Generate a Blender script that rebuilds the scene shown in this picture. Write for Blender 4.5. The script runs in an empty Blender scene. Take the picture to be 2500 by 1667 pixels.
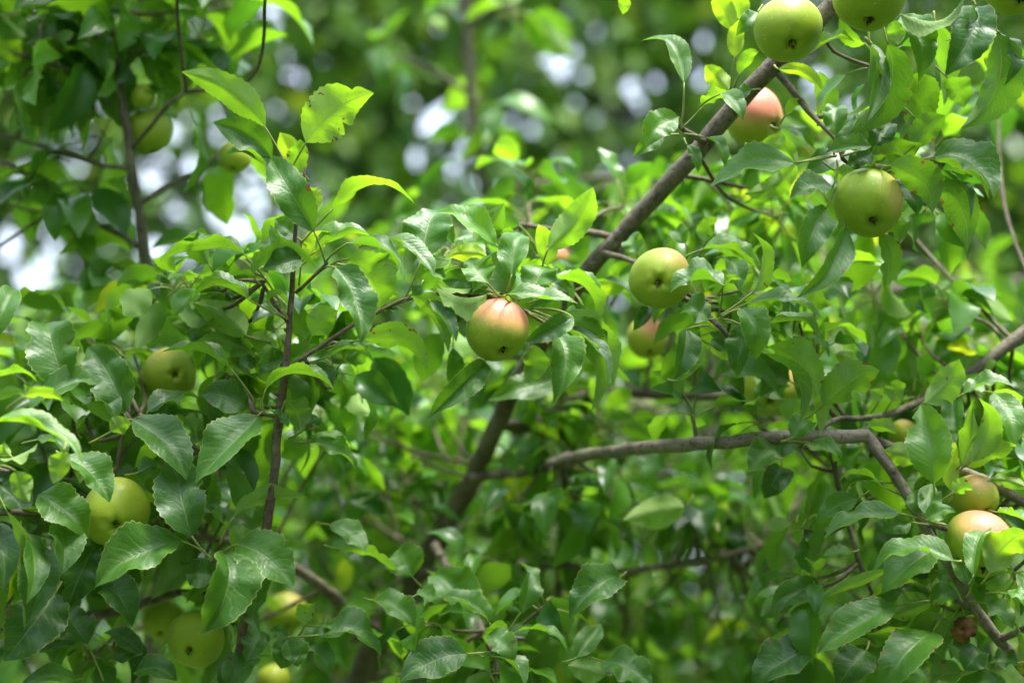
import bpy, math, random
import numpy as np
from mathutils import Vector

SC = bpy.context.scene
COL = SC.collection
rng = np.random.default_rng(11)
random.seed(5)

# ------------------------------------------------------------------ camera
FOCAL, SENSOR, FOCUS = 50.0, 36.0, 1.43
PITCH = math.radians(14.0)
CAM = np.array([0.0, 0.0, 1.55])
RIGHT = np.array([1.0, 0.0, 0.0])
FWD = np.array([0.0, math.cos(PITCH), math.sin(PITCH)])
UP = np.array([0.0, -math.sin(PITCH), math.cos(PITCH)])
cd = bpy.data.cameras.new('camera')
cam = bpy.data.objects.new('camera', cd)
COL.objects.link(cam)
cam.location = CAM
cam.rotation_euler = (math.radians(90) + PITCH, 0, 0)
cd.lens, cd.sensor_width = FOCAL, SENSOR
cd.clip_start, cd.clip_end = 0.05, 3000
cd.dof.use_dof = True
cd.dof.focus_distance = FOCUS - 0.015
cd.dof.aperture_fstop = 1.7
SC.camera = cam

# ------------------------------------------------------------------ sky, sun, exposure
SUN_EL, SUN_AZ = math.radians(72), math.radians(135)      # azimuth from +Y towards +X
w = bpy.data.worlds.new('World'); SC.world = w
w.use_nodes = True
nt = w.node_tree
sky = nt.nodes.new('ShaderNodeTexSky')
sky.sky_type = 'NISHITA'
sky.sun_disc = False
sky.sun_elevation = SUN_EL
sky.sun_rotation = SUN_AZ
sky.air_density, sky.dust_density, sky.ozone_density = 1.0, 2.5, 1.0
bg = nt.nodes['Background']
# thin white cloud over the whole sky, blue showing through a little
wn = nt.nodes.new('ShaderNodeTexNoise'); wn.inputs['Scale'].default_value = 2.2; wn.inputs['Detail'].default_value = 4
wt = nt.nodes.new('ShaderNodeTexCoord'); nt.links.new(wt.outputs['Generated'], wn.inputs['Vector'])
wr = nt.nodes.new('ShaderNodeMapRange'); nt.links.new(wn.outputs[0], wr.inputs[0])
wr.inputs[1].default_value, wr.inputs[2].default_value, wr.inputs[3].default_value, wr.inputs[4].default_value = 0.3, 0.7, 0.55, 0.95
wm = nt.nodes.new('ShaderNodeMix'); wm.data_type = 'RGBA'
nt.links.new(wr.outputs[0], wm.inputs['Factor']); nt.links.new(sky.outputs[0], wm.inputs[6])
wm.inputs[7].default_value = (6.2, 7.0, 8.4, 1)
nt.links.new(wm.outputs[2], bg.inputs[0])
bg.inputs[1].default_value = 0.15
sl = bpy.data.lights.new('sun', 'SUN')
sl.energy, sl.angle, sl.color = 4.0, math.radians(22), (1.0, 0.97, 0.91)
so = bpy.data.objects.new('sun', sl); COL.objects.link(so)
sd = Vector((math.sin(SUN_AZ) * math.cos(SUN_EL), math.cos(SUN_AZ) * math.cos(SUN_EL), math.sin(SUN_EL)))
so.rotation_euler = sd.to_track_quat('Z', 'Y').to_euler()
so.location = (2, 3, 8)
vs = SC.view_settings
vs.view_transform, vs.look, vs.exposure, vs.gamma = 'Standard', 'None', 1.52, 1.0
vs.use_curve_mapping = False
SC.cycles.max_bounces = 5
SC.cycles.use_adaptive_sampling = True
SC.cycles.adaptive_threshold = 0.03
SC.cycles.diffuse_bounces = 3
SC.cycles.glossy_bounces = 2
SC.cycles.transmission_bounces = 4
SC.cycles.use_denoising = True

# ------------------------------------------------------------------ helpers
UPV = np.array([0, 0, 1.0])
# apples and limb stretches that no whorl grows in front of: photo x, y, radius, distance behind focus
CLEAR = [(364, 322, 75, 29), (347, 236, 50, 27), (572, 384, 55, 26), (415, 912, 75, 14), (398, 1512, 45, 30), (668, 1650, 50, 26),
         (2206, 1062, 40, 16), (1214, 806, 90, 0), (1612, 680, 85, 2), (2120, 496, 95, 0), (1842, 288, 70, 14), (478, 1560, 75, 8), (283, 1250, 85, 2), (1924, 73, 95, 0),
         (1430, 640, 50, 15), (1600, 480, 50, 11), (1150, 1170, 28, 38), (1050, 1350, 42, 44), (1000, 1430, 40, 46), (1700, 375, 45, 9),
         (706, 800, 36, 0), (700, 880, 36, 0), (690, 960, 36, 0), (675, 1080, 36, 0), (660, 1190, 36, 0), (1720, 1082, 30, 8), (1810, 1076, 36, 6), (1900, 1068, 36, 5),
         (1980, 1067, 36, 4), (2060, 1067, 36, 4), (2180, 1150, 36, 3), (1510, 580, 40, 13)]
def unit(v):
    v = np.asarray(v, float)
    return v / (np.linalg.norm(v) + 1e-12)

def at(px, py, cm=0.0):
    """photo pixel + distance behind the focus plane in centimetres -> world point"""
    D = FOCUS + cm / 100.0
    k = SENSOR / FOCAL * D / 2500.0
    return CAM + FWD * D + RIGHT * ((px - 1250) * k) + UP * ((833.5 - py) * k)

def pxm(cm=0.0):
    return SENSOR / FOCAL * (FOCUS + cm / 100.0) / 2500.0

def to_px(p):
    d = np.asarray(p) - CAM
    D = d @ FWD
    k = SENSOR / FOCAL * D / 2500.0
    return 1250 + (d @ RIGHT) / k, 833.5 - (d @ UP) / k, D

def mesh_obj(name, verts, faces, mats, parent=None, uv=None, attrs=None, smooth=True, mat_idx=None):
    me = bpy.data.meshes.new(name)
    me.from_pydata([tuple(v) for v in verts], [], faces)
    for m in (mats if isinstance(mats, (list, tuple)) else [mats]):
        me.materials.append(m)
    if smooth:
        me.polygons.foreach_set('use_smooth', np.ones(len(me.polygons), dtype=bool))
    if mat_idx is not None:
        me.polygons.foreach_set('material_index', np.asarray(mat_idx, dtype=np.int32))
    if uv is not None:
        l = me.uv_layers.new(name='UVMap')
        vi = np.empty(len(me.loops), dtype=np.int32)
        me.loops.foreach_get('vertex_index', vi)
        l.data.foreach_set('uv', np.asarray(uv, dtype=np.float32)[vi].ravel())
    for k_, a in (attrs or {}).items():
        at_ = me.attributes.new(k_, 'FLOAT', 'POINT')
        at_.data.foreach_set('value', np.asarray(a, dtype=np.float32))
    me.update()
    o = bpy.data.objects.new(name, me)
    COL.objects.link(o)
    if parent is not None:
        o.parent = parent
        o.matrix_parent_inverse = parent.matrix_world.inverted()
    return o

def empty(name, loc):
    o = bpy.data.objects.new(name, None)
    COL.objects.link(o)
    o.location = tuple(loc)
    o.empty_display_size = 0.05
    bpy.context.view_layer.update()
    return o

def tag(o, label=None, cat=None, group=None, kind=None):
    if label: o['label'] = label
    if cat: o['category'] = cat
    if group: o['group'] = group
    if kind: o['kind'] = kind
    return o

# ------------------------------------------------------------------ materials
class N:
    def __init__(s, name):
        s.m = bpy.data.materials.new(name); s.m.use_nodes = True
        s.t = s.m.node_tree; s.t.nodes.clear()
        s.out = s.t.nodes.new('ShaderNodeOutputMaterial')
    def n(s, typ, **kw):
        x = s.t.nodes.new(typ)
        for k, v in kw.items(): setattr(x, k, v)
        return x
    def l(s, a, b): s.t.links.new(a, b)
    def put(s, sock, v):
        if isinstance(v, bpy.types.NodeSocket): s.l(v, sock)
        else: sock.default_value = v
    def math(s, op, a, b=None, c=None, clamp=False):
        x = s.n('ShaderNodeMath', operation=op, use_clamp=clamp)
        s.put(x.inputs[0], a)
        if b is not None: s.put(x.inputs[1], b)
        if c is not None: s.put(x.inputs[2], c)
        return x.outputs[0]
    def mix(s, f, a, b, blend='MIX'):
        x = s.n('ShaderNodeMix', data_type='RGBA', blend_type=blend)
        s.put(x.inputs['Factor'], f)
        s.put(x.inputs[6], a if isinstance(a, bpy.types.NodeSocket) else (*a, 1))
        s.put(x.inputs[7], b if isinstance(b, bpy.types.NodeSocket) else (*b, 1))
        return x.outputs[2]
    def ramp(s, v, lo, hi, smooth=True):
        x = s.n('ShaderNodeMapRange', interpolation_type='SMOOTHSTEP' if smooth else 'LINEAR')
        s.put(x.inputs[0], v); s.put(x.inputs[1], lo); s.put(x.inputs[2], hi)
        return x.outputs[0]
    def noise(s, vec, scale, detail=3, rough=0.55, dim='3D'):
        x = s.n('ShaderNodeTexNoise', noise_dimensions=dim)
        if vec is not None: s.l(vec, x.inputs['Vector'])
        x.inputs['Scale'].default_value = scale
        x.inputs['Detail'].default_value = detail
        x.inputs['Roughness'].default_value = rough
        return x.outputs[0]

def leaf_material(name='leaf', detail=True, fine=True):
    b = N(name)
    uvn = b.n('ShaderNodeUVMap'); uvn.uv_map = 'UVMap'
    sep = b.n('ShaderNodeSeparateXYZ'); b.l(uvn.outputs[0], sep.inputs[0])
    u, v01 = sep.outputs[0], sep.outputs[1]
    v = b.math('MULTIPLY_ADD', v01, 2.0, -1.0)
    av = b.math('ABSOLUTE', v)
    rnd = b.n('ShaderNodeAttribute', attribute_name='rnd').outputs['Fac']
    yel = b.n('ShaderNodeAttribute', attribute_name='yel').outputs['Fac']
    geo = b.n('ShaderNodeNewGeometry')
    back = geo.outputs['Backfacing']
    pos = geo.outputs['Position']
    # colours of the two faces of the blade
    top = b.mix(rnd, (0.009, 0.046, 0.005), (0.054, 0.145, 0.008))
    top = b.mix(yel, top, (0.26, 0.33, 0.02))
    bot = b.mix(rnd, (0.085, 0.155, 0.040), (0.150, 0.225, 0.068))
    bot = b.mix(yel, bot, (0.30, 0.36, 0.04))
    trans = b.mix(b.math('POWER', rnd, 1.3), (0.028, 0.092, 0.004), (0.170, 0.330, 0.008))
    trans = b.mix(yel, trans, (0.46, 0.50, 0.012))
    if name.startswith('far'):
        trans = b.mix(0.5, trans, (0.02, 0.045, 0.003))
    if detail:
        # veins: a midrib and pairs of side veins swept towards the tip, a fine net between them
        mott = b.noise(pos, 50, 2)
        sway = b.math('MULTIPLY', mott, 0.16)
        ph = b.math('MULTIPLY', b.math('ADD', b.math('SUBTRACT', u, b.math('MULTIPLY', b.math('POWER', av, 0.85), 0.20)), sway), 7.0)
        side = b.math('ADD', ph, b.math('MULTIPLY', b.math('GREATER_THAN', v, 0.0), 0.45))
        tri = b.math('MULTIPLY', b.math('ABSOLUTE', b.math('SUBTRACT', b.math('FRACT', side), 0.5)), 2.0)
        vein = b.math('MULTIPLY', b.ramp(tri, 0.90, 0.985), b.ramp(av, 1.0, 0.45))
        rib = b.ramp(av, 0.055, 0.02)
        vmask = b.math('MAXIMUM', rib, b.math('MULTIPLY', vein, 0.7))
        comb = b.n('ShaderNodeCombineXYZ')
        b.l(b.math('MULTIPLY', u, 34.0), comb.inputs[0]); b.l(b.math('MULTIPLY', v, 11.0), comb.inputs[1]); b.l(b.math('MULTIPLY', rnd, 9.0), comb.inputs[2])
        vor = b.n('ShaderNodeTexVoronoi', feature='DISTANCE_TO_EDGE'); b.l(comb.outputs[0], vor.inputs['Vector'])
        vor.inputs['Scale'].default_value = 1.0
        net = b.ramp(vor.outputs['Distance'], 0.10, 0.0)
        top = b.mix(b.ramp(mott, 0.35, 0.75), top, b.mix(0.55, top, (0.055, 0.135, 0.02)))
        top = b.mix(b.math('MULTIPLY', vmask, 0.5), top, (0.17, 0.25, 0.06))
        top = b.mix(b.math('MULTIPLY', net, 0.20), top, (0.12, 0.2, 0.05))
        bot = b.mix(b.math('MULTIPLY', vmask, 0.65), bot, (0.32, 0.38, 0.18))
        bot = b.mix(b.math('MULTIPLY', net, 0.38), bot, (0.24, 0.32, 0.12))
        trans = b.mix(b.math('MULTIPLY', b.math('MAXIMUM', rib, b.math('MULTIPLY', vein, 0.7)), 0.65), trans, (0.05, 0.10, 0.004))
        trans = b.mix(b.math('MULTIPLY', net, 0.40), trans, b.mix(0.6, trans, (0.06, 0.12, 0.004)))
        trans = b.mix(b.ramp(mott, 0.3, 0.75), trans, b.mix(0.45, trans, (0.06, 0.14, 0.004)))
        # pale rim and, on some leaves, brown scorched spots and margins
        rim = b.ramp(av, 0.955, 0.99)
        top = b.mix(b.math('MULTIPLY', rim, 0.75), top, (0.30, 0.36, 0.10))
        bot = b.mix(b.math('MULTIPLY', rim, 0.5), bot, (0.32, 0.36, 0.12))
        n2 = b.noise(pos, 110, 2)
        age = b.noise(pos, 9, 0)
        thr = b.math('SUBTRACT', 0.745, b.math('MULTIPLY', b.math('MULTIPLY', b.ramp(av, 0.4, 1.0), b.ramp(age, 0.45, 0.65)), 0.16))
        sp = b.ramp(n2, thr, b.math('ADD', thr, 0.03))
        top = b.mix(sp, top, (0.12, 0.055, 0.02)); bot = b.mix(sp, bot, (0.14, 0.07, 0.03)); trans = b.mix(sp, trans, (0.10, 0.04, 0.01))
    col = b.mix(back, top, bot)
    p = b.n('ShaderNodeBsdfPrincipled')
    b.l(col, p.inputs['Base Color'])
    rough = b.math('MULTIPLY_ADD', back, 0.28, 0.37)
    if detail:
        rough = b.math('ADD', rough, b.math('MULTIPLY', b.math('SUBTRACT', n2, 0.5), 0.42))
    b.put(p.inputs['Roughness'], rough)
    b.put(p.inputs['Specular IOR Level'], b.math('MULTIPLY_ADD', back, -0.24, 0.36))
    tr = b.n('ShaderNodeBsdfTranslucent'); b.l(trans, tr.inputs[0])
    if detail:
        quilt = b.math('SINE', b.math('MULTIPLY', tri, 3.1416))
        h = b.math('MULTIPLY_ADD', quilt, 0.22, b.math('MULTIPLY', vmask, -0.35))
        h = b.math('ADD', h, b.math('MULTIPLY', net, -0.16))
        h = b.math('ADD', h, b.math('MULTIPLY', n2, 1.3))
        h = b.math('ADD', h, b.math('MULTIPLY', mott, 1.3))
        bp = b.n('ShaderNodeBump'); bp.inputs['Strength'].default_value = 0.30; bp.inputs['Distance'].default_value = 0.0017
        b.l(h, bp.inputs['Height'])
        b.l(bp.outputs[0], p.inputs['Normal']); b.l(bp.outputs[0], tr.inputs['Normal'])
    add = b.n('ShaderNodeAddShader')
    b.l(p.outputs[0], add.inputs[0]); b.l(tr.outputs[0], add.inputs[1])
    b.l(add.outputs[0], b.out.inputs[0])
    return b.m

def stem_material(name, c1, c2, rough=0.55):
    b = N(name)
    pos = b.n('ShaderNodeNewGeometry').outputs['Position']
    p = b.n('ShaderNodeBsdfPrincipled')
    c = b.mix(b.ramp(b.noise(pos, 35, 3), 0.35, 0.7), c1, c2)
    b.l(c, p.inputs['Base Color'])
    p.inputs['Roughness'].default_value = rough
    p.inputs['Specular IOR Level'].default_value = 0.35
    p.inputs['Subsurface Weight'].default_value = 0.08
    p.inputs['Subsurface Radius'].default_value = (0.002, 0.003, 0.001)
    bp = b.n('ShaderNodeBump'); bp.inputs['Strength'].default_value = 0.3; bp.inputs['Distance'].default_value = 0.001
    b.l(b.noise(pos, 260, 3), bp.inputs['Height']); b.l(bp.outputs[0], p.inputs['Normal'])
    b.l(p.outputs[0], b.out.inputs[0])
    return b.m

def bark_material(name, dark, light, moss=0.25):
    b = N(name)
    pos = b.n('ShaderNodeNewGeometry').outputs['Position']
    n1 = b.noise(pos, 22, 5, 0.6); n2 = b.noise(pos, 140, 4, 0.65); n3 = b.noise(pos, 9, 3)
    c = b.mix(b.ramp(n1, 0.3, 0.7), dark, light)
    c = b.mix(b.math('MULTIPLY', b.ramp(n2, 0.55, 0.72), 0.55), c, (0.26, 0.235, 0.19))
    c = b.mix(b.math('MULTIPLY', b.ramp(n2, 0.47, 0.32), 0.75), c, (0.022, 0.016, 0.011))
    lich = b.ramp(b.noise(pos, 48, 4, 0.7), 0.60, 0.68)
    c = b.mix(b.math('MULTIPLY', lich, 0.45), c, (0.27, 0.27, 0.20))
    c = b.mix(b.math('MULTIPLY', b.ramp(n3, 0.5, 0.72), moss), c, (0.075, 0.095, 0.035))
    p = b.n('ShaderNodeBsdfPrincipled'); b.l(c, p.inputs['Base Color'])
    p.inputs['Roughness'].default_value = 0.72
    p.inputs['Specular IOR Level'].default_value = 0.3
    bp = b.n('ShaderNodeBump'); bp.inputs['Strength'].default_value = 0.9; bp.inputs['Distance'].default_value = 0.004
    b.l(b.math('ADD', n1, b.math('MULTIPLY', n2, 0.7)), bp.inputs['Height']); b.l(bp.outputs[0], p.inputs['Normal'])
    b.l(p.outputs[0], b.out.inputs[0])
    return b.m

def apple_material():
    b = N('apple_skin')
    tc = b.n('ShaderNodeTexCoord')
    ob = tc.outputs['Object']
    blush = b.n('ShaderNodeAttribute', attribute_type='OBJECT', attribute_name='blush').outputs['Fac']
    bdir = b.n('ShaderNodeAttribute', attribute_type='OBJECT', attribute_name='blush_dir').outputs['Vector']
    tone = b.n('ShaderNodeAttribute', attribute_type='OBJECT', attribute_name='tone').outputs['Fac']
    nrm = b.n('ShaderNodeVectorMath', operation='NORMALIZE'); b.l(ob, nrm.inputs[0])
    dot = b.n('ShaderNodeVectorMath', operation='DOT_PRODUCT'); b.l(nrm.outputs[0], dot.inputs[0]); b.l(bdir, dot.inputs[1])
    sep = b.n('ShaderNodeSeparateXYZ'); b.l(ob, sep.inputs[0])
    ang = b.math('ARCTAN2', sep.outputs[1], sep.outputs[0])
    # faint streaks run from stem to calyx
    cs = b.n('ShaderNodeCombineXYZ')
    b.l(b.math('MULTIPLY', b.math('SINE', ang), 5.0), cs.inputs[0]); b.l(b.math('MULTIPLY', b.math('COSINE', ang), 5.0), cs.inputs[1])
    b.l(b.math('MULTIPLY', sep.outputs[2], 12.0), cs.inputs[2])
    streak = b.noise(cs.outputs[0], 3.2, 5)
    soft = b.noise(ob, 26, 3)
    fine = b.noise(ob, 240, 3)
    g = b.mix(tone, (0.235, 0.355, 0.012), (0.43, 0.47, 0.045))
    g = b.mix(b.ramp(soft, 0.3, 0.75), g, b.mix(0.35, g, (0.36, 0.42, 0.05)))
    m = b.math('ADD', dot.outputs['Value'], b.math('MULTIPLY', b.math('SUBTRACT', streak, 0.5), 0.45))
    m = b.math('ADD', m, b.math('MULTIPLY', b.math('SUBTRACT', soft, 0.5), 0.35))
    lo = b.math('MULTIPLY_ADD', blush, -1.15, 0.95)
    f1 = b.ramp(m, lo, b.math('ADD', lo, 0.75))
    f2 = b.ramp(m, b.math('ADD', lo, 0.28), b.math('ADD', lo, 0.95))
    c = b.mix(f1, g, (0.62, 0.46, 0.13))
    c = b.mix(b.math('MULTIPLY', f2, 0.95), c, (0.66, 0.215, 0.14))
    vor = b.n('ShaderNodeTexVoronoi', feature='F1'); b.l(ob, vor.inputs['Vector']); vor.inputs['Scale'].default_value = 165; vor.inputs['Randomness'].default_value = 1.0
    dots = b.math('MULTIPLY', b.ramp(vor.outputs['Distance'], 0.20, 0.10), 0.34)
    c = b.mix(dots, c, (0.55, 0.55, 0.28))
    rus = b.math('MULTIPLY', b.ramp(b.noise(ob, 120, 5), 0.69, 0.74), 0.5)
    c = b.mix(rus, c, (0.22, 0.14, 0.05))
    c = b.mix(b.math('MULTIPLY', b.math('SUBTRACT', fine, 0.45), 0.10, clamp=True), c, (0.62, 0.58, 0.35))
    p = b.n('ShaderNodeBsdfPrincipled'); b.l(c, p.inputs['Base Color'])
    b.put(p.inputs['Roughness'], b.math('MULTIPLY_ADD', b.noise(ob, 60, 3), 0.22, 0.34))
    p.inputs['Specular IOR Level'].default_value = 0.36
    p.inputs['Subsurface Weight'].default_value = 0.10
    p.inputs['Subsurface Radius'].default_value = (0.006, 0.007, 0.002)
    bp = b.n('ShaderNodeBump'); bp.inputs['Strength'].default_value = 0.12; bp.inputs['Distance'].default_value = 0.0012
    b.l(b.math('ADD', fine, b.math('MULTIPLY', soft, 3.0)), bp.inputs['Height']); b.l(bp.outputs[0], p.inputs['Normal'])
    b.l(p.outputs[0], b.out.inputs[0])
    return b.m

LEAF = leaf_material('leaf_blade')
FARLEAF = leaf_material('far_leaf_blade', detail=False)
MIDLEAF = leaf_material('soft_leaf_blade', detail=False)
PETI = stem_material('petiole', (0.19, 0.25, 0.05), (0.30, 0.31, 0.10))
SHOOT = bark_material('shoot_bark', (0.080, 0.054, 0.036), (0.165, 0.120, 0.085), 0.15)
TWIG = bark_material('twig_bark', (0.085, 0.065, 0.040), (0.17, 0.14, 0.09), 0.3)
LIT_BARK = bark_material('lit_branch_bark', (0.13, 0.105, 0.080), (0.30, 0.25, 0.20), 0.25)  # lit copy of the branch bark: light on the horizontal branch put into its colour
BARK = bark_material('branch_bark', (0.085, 0.066, 0.048), (0.21, 0.172, 0.132), 0.35)
FARBARK = bark_material('far_bark', (0.035, 0.028, 0.02), (0.075, 0.062, 0.048), 0.5)
SKIN = apple_material()
CALYX = stem_material('dry_calyx', (0.045, 0.028, 0.015), (0.16, 0.10, 0.05), 0.85)
ROT = stem_material('shrivelled_flesh', (0.06, 0.020, 0.008), (0.30, 0.13, 0.04), 0.5)

# ------------------------------------------------------------------ setting: ground
def ground():
    b = N('meadow')
    pos = b.n('ShaderNodeNewGeometry').outputs['Position']
    c = b.mix(b.ramp(b.noise(pos, 3.0, 5), 0.35, 0.7), (0.030, 0.060, 0.012), (0.075, 0.120, 0.025))
    p = b.n('ShaderNodeBsdfPrincipled'); b.l(c, p.inputs['Base Color']); p.inputs['Roughness'].default_value = 0.9
    bp = b.n('ShaderNodeBump'); bp.inputs['Distance'].default_value = 0.03
    b.l(b.noise(pos, 30, 4), bp.inputs['Height']); b.l(bp.outputs[0], p.inputs['Normal'])
    b.l(p.outputs[0], b.out.inputs[0])
    V, F = [], []
    n, R = 40, 900.0
    g = np.linspace(-1, 1, n + 1)
    g = np.sign(g) * np.abs(g) ** 2.6 * R
    for y in g:
        for x in g:
            V.append((x, y + 3, 0.02 * math.sin(x * 1.3) * math.cos(y * 0.9)))
    for j in range(n):
        for i in range(n):
            a = j * (n + 1) + i
            F.append((a, a + 1, a + n + 2, a + n + 1))
    tag(mesh_obj('ground', V, F, b.m), kind='structure')
ground()

# ------------------------------------------------------------------ tubes (branches, twigs, petioles)
def catmull(P, R, step):
    P = np.asarray(P, float); R = np.asarray(R, float)
    n = len(P)
    out, rad = [], []
    for i in range(n - 1):
        p0 = P[max(i - 1, 0)]; p1 = P[i]; p2 = P[i + 1]; p3 = P[min(i + 2, n - 1)]
        m = max(2, int(np.linalg.norm(p2 - p1) / step))
        for j in range(m):
            t = j / m
            out.append(0.5 * ((2 * p1) + (-p0 + p2) * t + (2 * p0 - 5 * p1 + 4 * p2 - p3) * t * t + (-p0 + 3 * p1 - 3 * p2 + p3) * t ** 3))
            rad.append(R[i] * (1 - t) + R[i + 1] * t)
    out.append(P[-1]); rad.append(R[-1])
    return np.array(out), np.array(rad)

def tube(P, R, sides=8, rough=0.0):
    P = np.asarray(P, float); n = len(P)
    T = np.gradient(P, axis=0)
    T /= np.linalg.norm(T, axis=1, keepdims=True) + 1e-12
    a = np.array([0.3, 0.9, 0.2]); a = a if abs(a @ T[0]) < 0.9 else np.array([1.0, 0, 0])
    V, F = [], []
    N_ = unit(np.cross(T[0], a))
    for i in range(n):
        N_ = unit(N_ - T[i] * (N_ @ T[i])); B = np.cross(T[i], N_)
        for s in range(sides):
            th = 2 * math.pi * s / sides
            r = R[i] * (1 + (rng.normal() * rough if rough else 0))
            V.append(P[i] + r * (math.cos(th) * N_ + math.sin(th) * B))
    for i in range(n - 1):
        for s in range(sides):
            s2 = (s + 1) % sides
            F.append((i * sides + s, i * sides + s2, (i + 1) * sides + s2, (i + 1) * sides + s))
    F.append(tuple(range(sides))[::-1])
    F.append(tuple((n - 1) * sides + s for s in range(sides)))
    return V, F

def bumps(V, F, P, R, every, rng_):
    """buds and spur stubs along a branch, welded into its mesh"""
    for i in range(3, len(P) - 3):
        if rng_.random() > every: continue
        t = unit(P[i + 1] - P[i - 1])
        d = unit(np.cross(t, rng_.normal(size=3)))
        L = R[i] * rng_.uniform(0.9, 1.9)
        pts = [P[i] + d * R[i] * 0.6, P[i] + d * (R[i] + L * 0.35) + t * L * 0.3, P[i] + d * (R[i] + L * 0.7) + t * L * 0.9]
        v, f = tube(pts, [R[i] * 0.50, R[i] * 0.42, R[i] * 0.08], 6)
        o = len(V); V += v; F += [tuple(o + q for q in ff) for ff in f]

class Tree:
    def __init__(s, base, label, cat='tree', group=None):
        s.root = tag(empty('apple_tree', base), label, cat, group)
        s.pts, s.rad = [], []
        s.leaves = []          # (size, verts, faces, uv, rnd, yel, petiole)
    def branch(s, pts, name='branch', mat=None, sides=10, world=None, bud=0.10, anchor=True):
        P = [at(p[0], p[1], p[2]) for p in pts]
        R = [p[3] * pxm(p[2]) * 0.5 for p in pts]
        for q in (world or []):
            P.append(np.array(q[:3])); R.append(q[3])
        return s.branch3(P, R, name, mat, sides, bud, anchor)
    def branch3(s, P, R, name='branch', mat=None, sides=10, bud=0.10, anchor=True):
        step = max(0.012, float(np.mean(R)) * 1.3)
        P, R = catmull(P, R, step)
        P = P + rng.normal(size=P.shape) * (R[:, None] * 0.10)
        R = R * (1 + 0.07 * np.interp(np.arange(len(R)), np.linspace(0, len(R), 14), rng.normal(size=14)))
        V, F = tube(P, R, sides, 0.045)
        if bud: bumps(V, F, P, R, bud, rng)
        if anchor:
            s.pts.append(P); s.rad.append(R)
        return mesh_obj(name, V, F, mat or BARK, s.root)
    def nearest(s, p):
        A = np.concatenate(s.pts)
        i = np.argmin(((A - p) ** 2).sum(1))
        return A[i]

# ------------------------------------------------------------------ leaves
PU = [0, .03, .08, .16, .28, .40, .52, .66, .78, .87, .93, .975, 1.0]
PW = [0.03, .20, .45, .72, .94, 1.0, .97, .84, .61, .38, .20, .08, .012]

def leaf_geo(Pm, n0v, W, roll, fold=0.3, twist=0.0, wave=0.5, nu=28, nh=3, r=None, cup=0.35, bites=False):
    """blade round a midrib curve Pm (nu+1 points); n0v(P,t)->direction the upper face looks when roll = 0"""
    r = r or rng
    T = np.gradient(Pm, axis=0); T /= np.linalg.norm(T, axis=1, keepdims=True) + 1e-12
    ph = r.uniform(0, 6.28, 4); kk = r.uniform(1.3, 2.6, 2); amp = r.uniform(0.5, 1.1, 2) * wave
    asym = r.uniform(0.92, 1.08)
    V, UV, F = [], [], []
    nv = 2 * nh
    bite = {}
    if bites:
        for _ in range(r.integers(1, 3)):
            bite[(int(r.integers(nu // 3, nu - 4)), 1 if r.random() < .5 else -1)] = r.uniform(0.2, 0.45)
    for i in range(nu + 1):
        u = i / nu
        t = T[i]
        n0 = n0v(Pm[i], t)
        s0 = unit(np.cross(n0, t)); n0 = np.cross(t, s0)
        a = math.radians(roll + twist * (u - 0.4))
        n = math.cos(a) * n0 + math.sin(a) * s0
        s_ = math.cos(a) * s0 - math.sin(a) * n0
        w_ = 0.5 * W * np.interp(u, PU, PW)
        for j in range(nv + 1):
            q = (j - nh) / nh
            sg = 1 if q > 0 else -1
            aq = abs(q)
            ww = w_ * (asym if sg > 0 else 2 - asym)
            if aq == 1.0:
                ww *= (1.035 if i % 2 else 0.955) if 0 < i < nu else 1.0
            for (bi, bs), bd in bite.items():
                if bs == sg and aq > 0.5:
                    ww *= 1 - bd * math.exp(-((i - bi) / 1.1) ** 4) * (aq - 0.5) * 2
            k0 = 0 if sg > 0 else 1
            fo = fold * (1 - cup * aq)
            lat = ww * aq * math.cos(fo); hgt = ww * aq * math.sin(fo)
            wv = amp[k0] * math.sin(6.283 * kk[k0] * u + ph[k0]) + (0.20 if nu > 20 else 0.10) * wave * math.sin(6.283 * (kk[k0] * 2.3) * u + ph[k0 + 2])
            hgt += 0.5 * W * 0.25 * wv * aq ** 1.6 * math.sin(math.pi * min(1, u * 1.15)) ** 0.6
            V.append(Pm[i] + s_ * (sg * lat) + n * hgt)
            UV.append((u, q * 0.5 + 0.5))
    for i in range(nu):
        for j in range(nv):
            a_ = i * (nv + 1) + j
            F.append((a_, a_ + nv + 1, a_ + nv + 2, a_ + 1))
    return V, F, UV

def bez(B, C, T, n):
    u = np.linspace(0, 1, n + 1)[:, None]
    return (1 - u) ** 2 * B + 2 * u * (1 - u) * C + u * u * T

def cam_normal(P, t):
    v = unit(CAM - P)
    s0 = np.cross(v, t)
    return np.cross(t, unit(s0))

def petiole_geo(S, B, tdir, r0=0.0012, r1=0.0009, sag=0.0):
    L = np.linalg.norm(B - S)
    al = float(unit(B - S) @ unit(tdir))
    C = 0.5 * (B + S) - unit(tdir) * L * (0.18 if al > 0 else 0.05) + np.array([0, 0, sag])
    Pm = bez(S, C, B, 6)
    return tube(Pm, np.linspace(r0, r1, 7) , 6)

CROPS = {'s': (0, 0, 1.0), '1': (0, 0, 2.24), '2': (350, 100, 2.24), '3': (950, 420, 2.488), '4': (1450, 0, 3.135),
         '5': (1950, 0, 2.0907), '6': (1450, 550, 3.135), '7': (0, 650, 2.851), '8': (0, 1050, 2.541),
         '9': (1900, 800, 3.137), '10': (1900, 1200, 3.358), '11': (700, 1000, 2.351), '12': (1300, 1000, 2.351), '14': (650, 600, 4.48), '15': (0, 1000, 3.92)}

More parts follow.
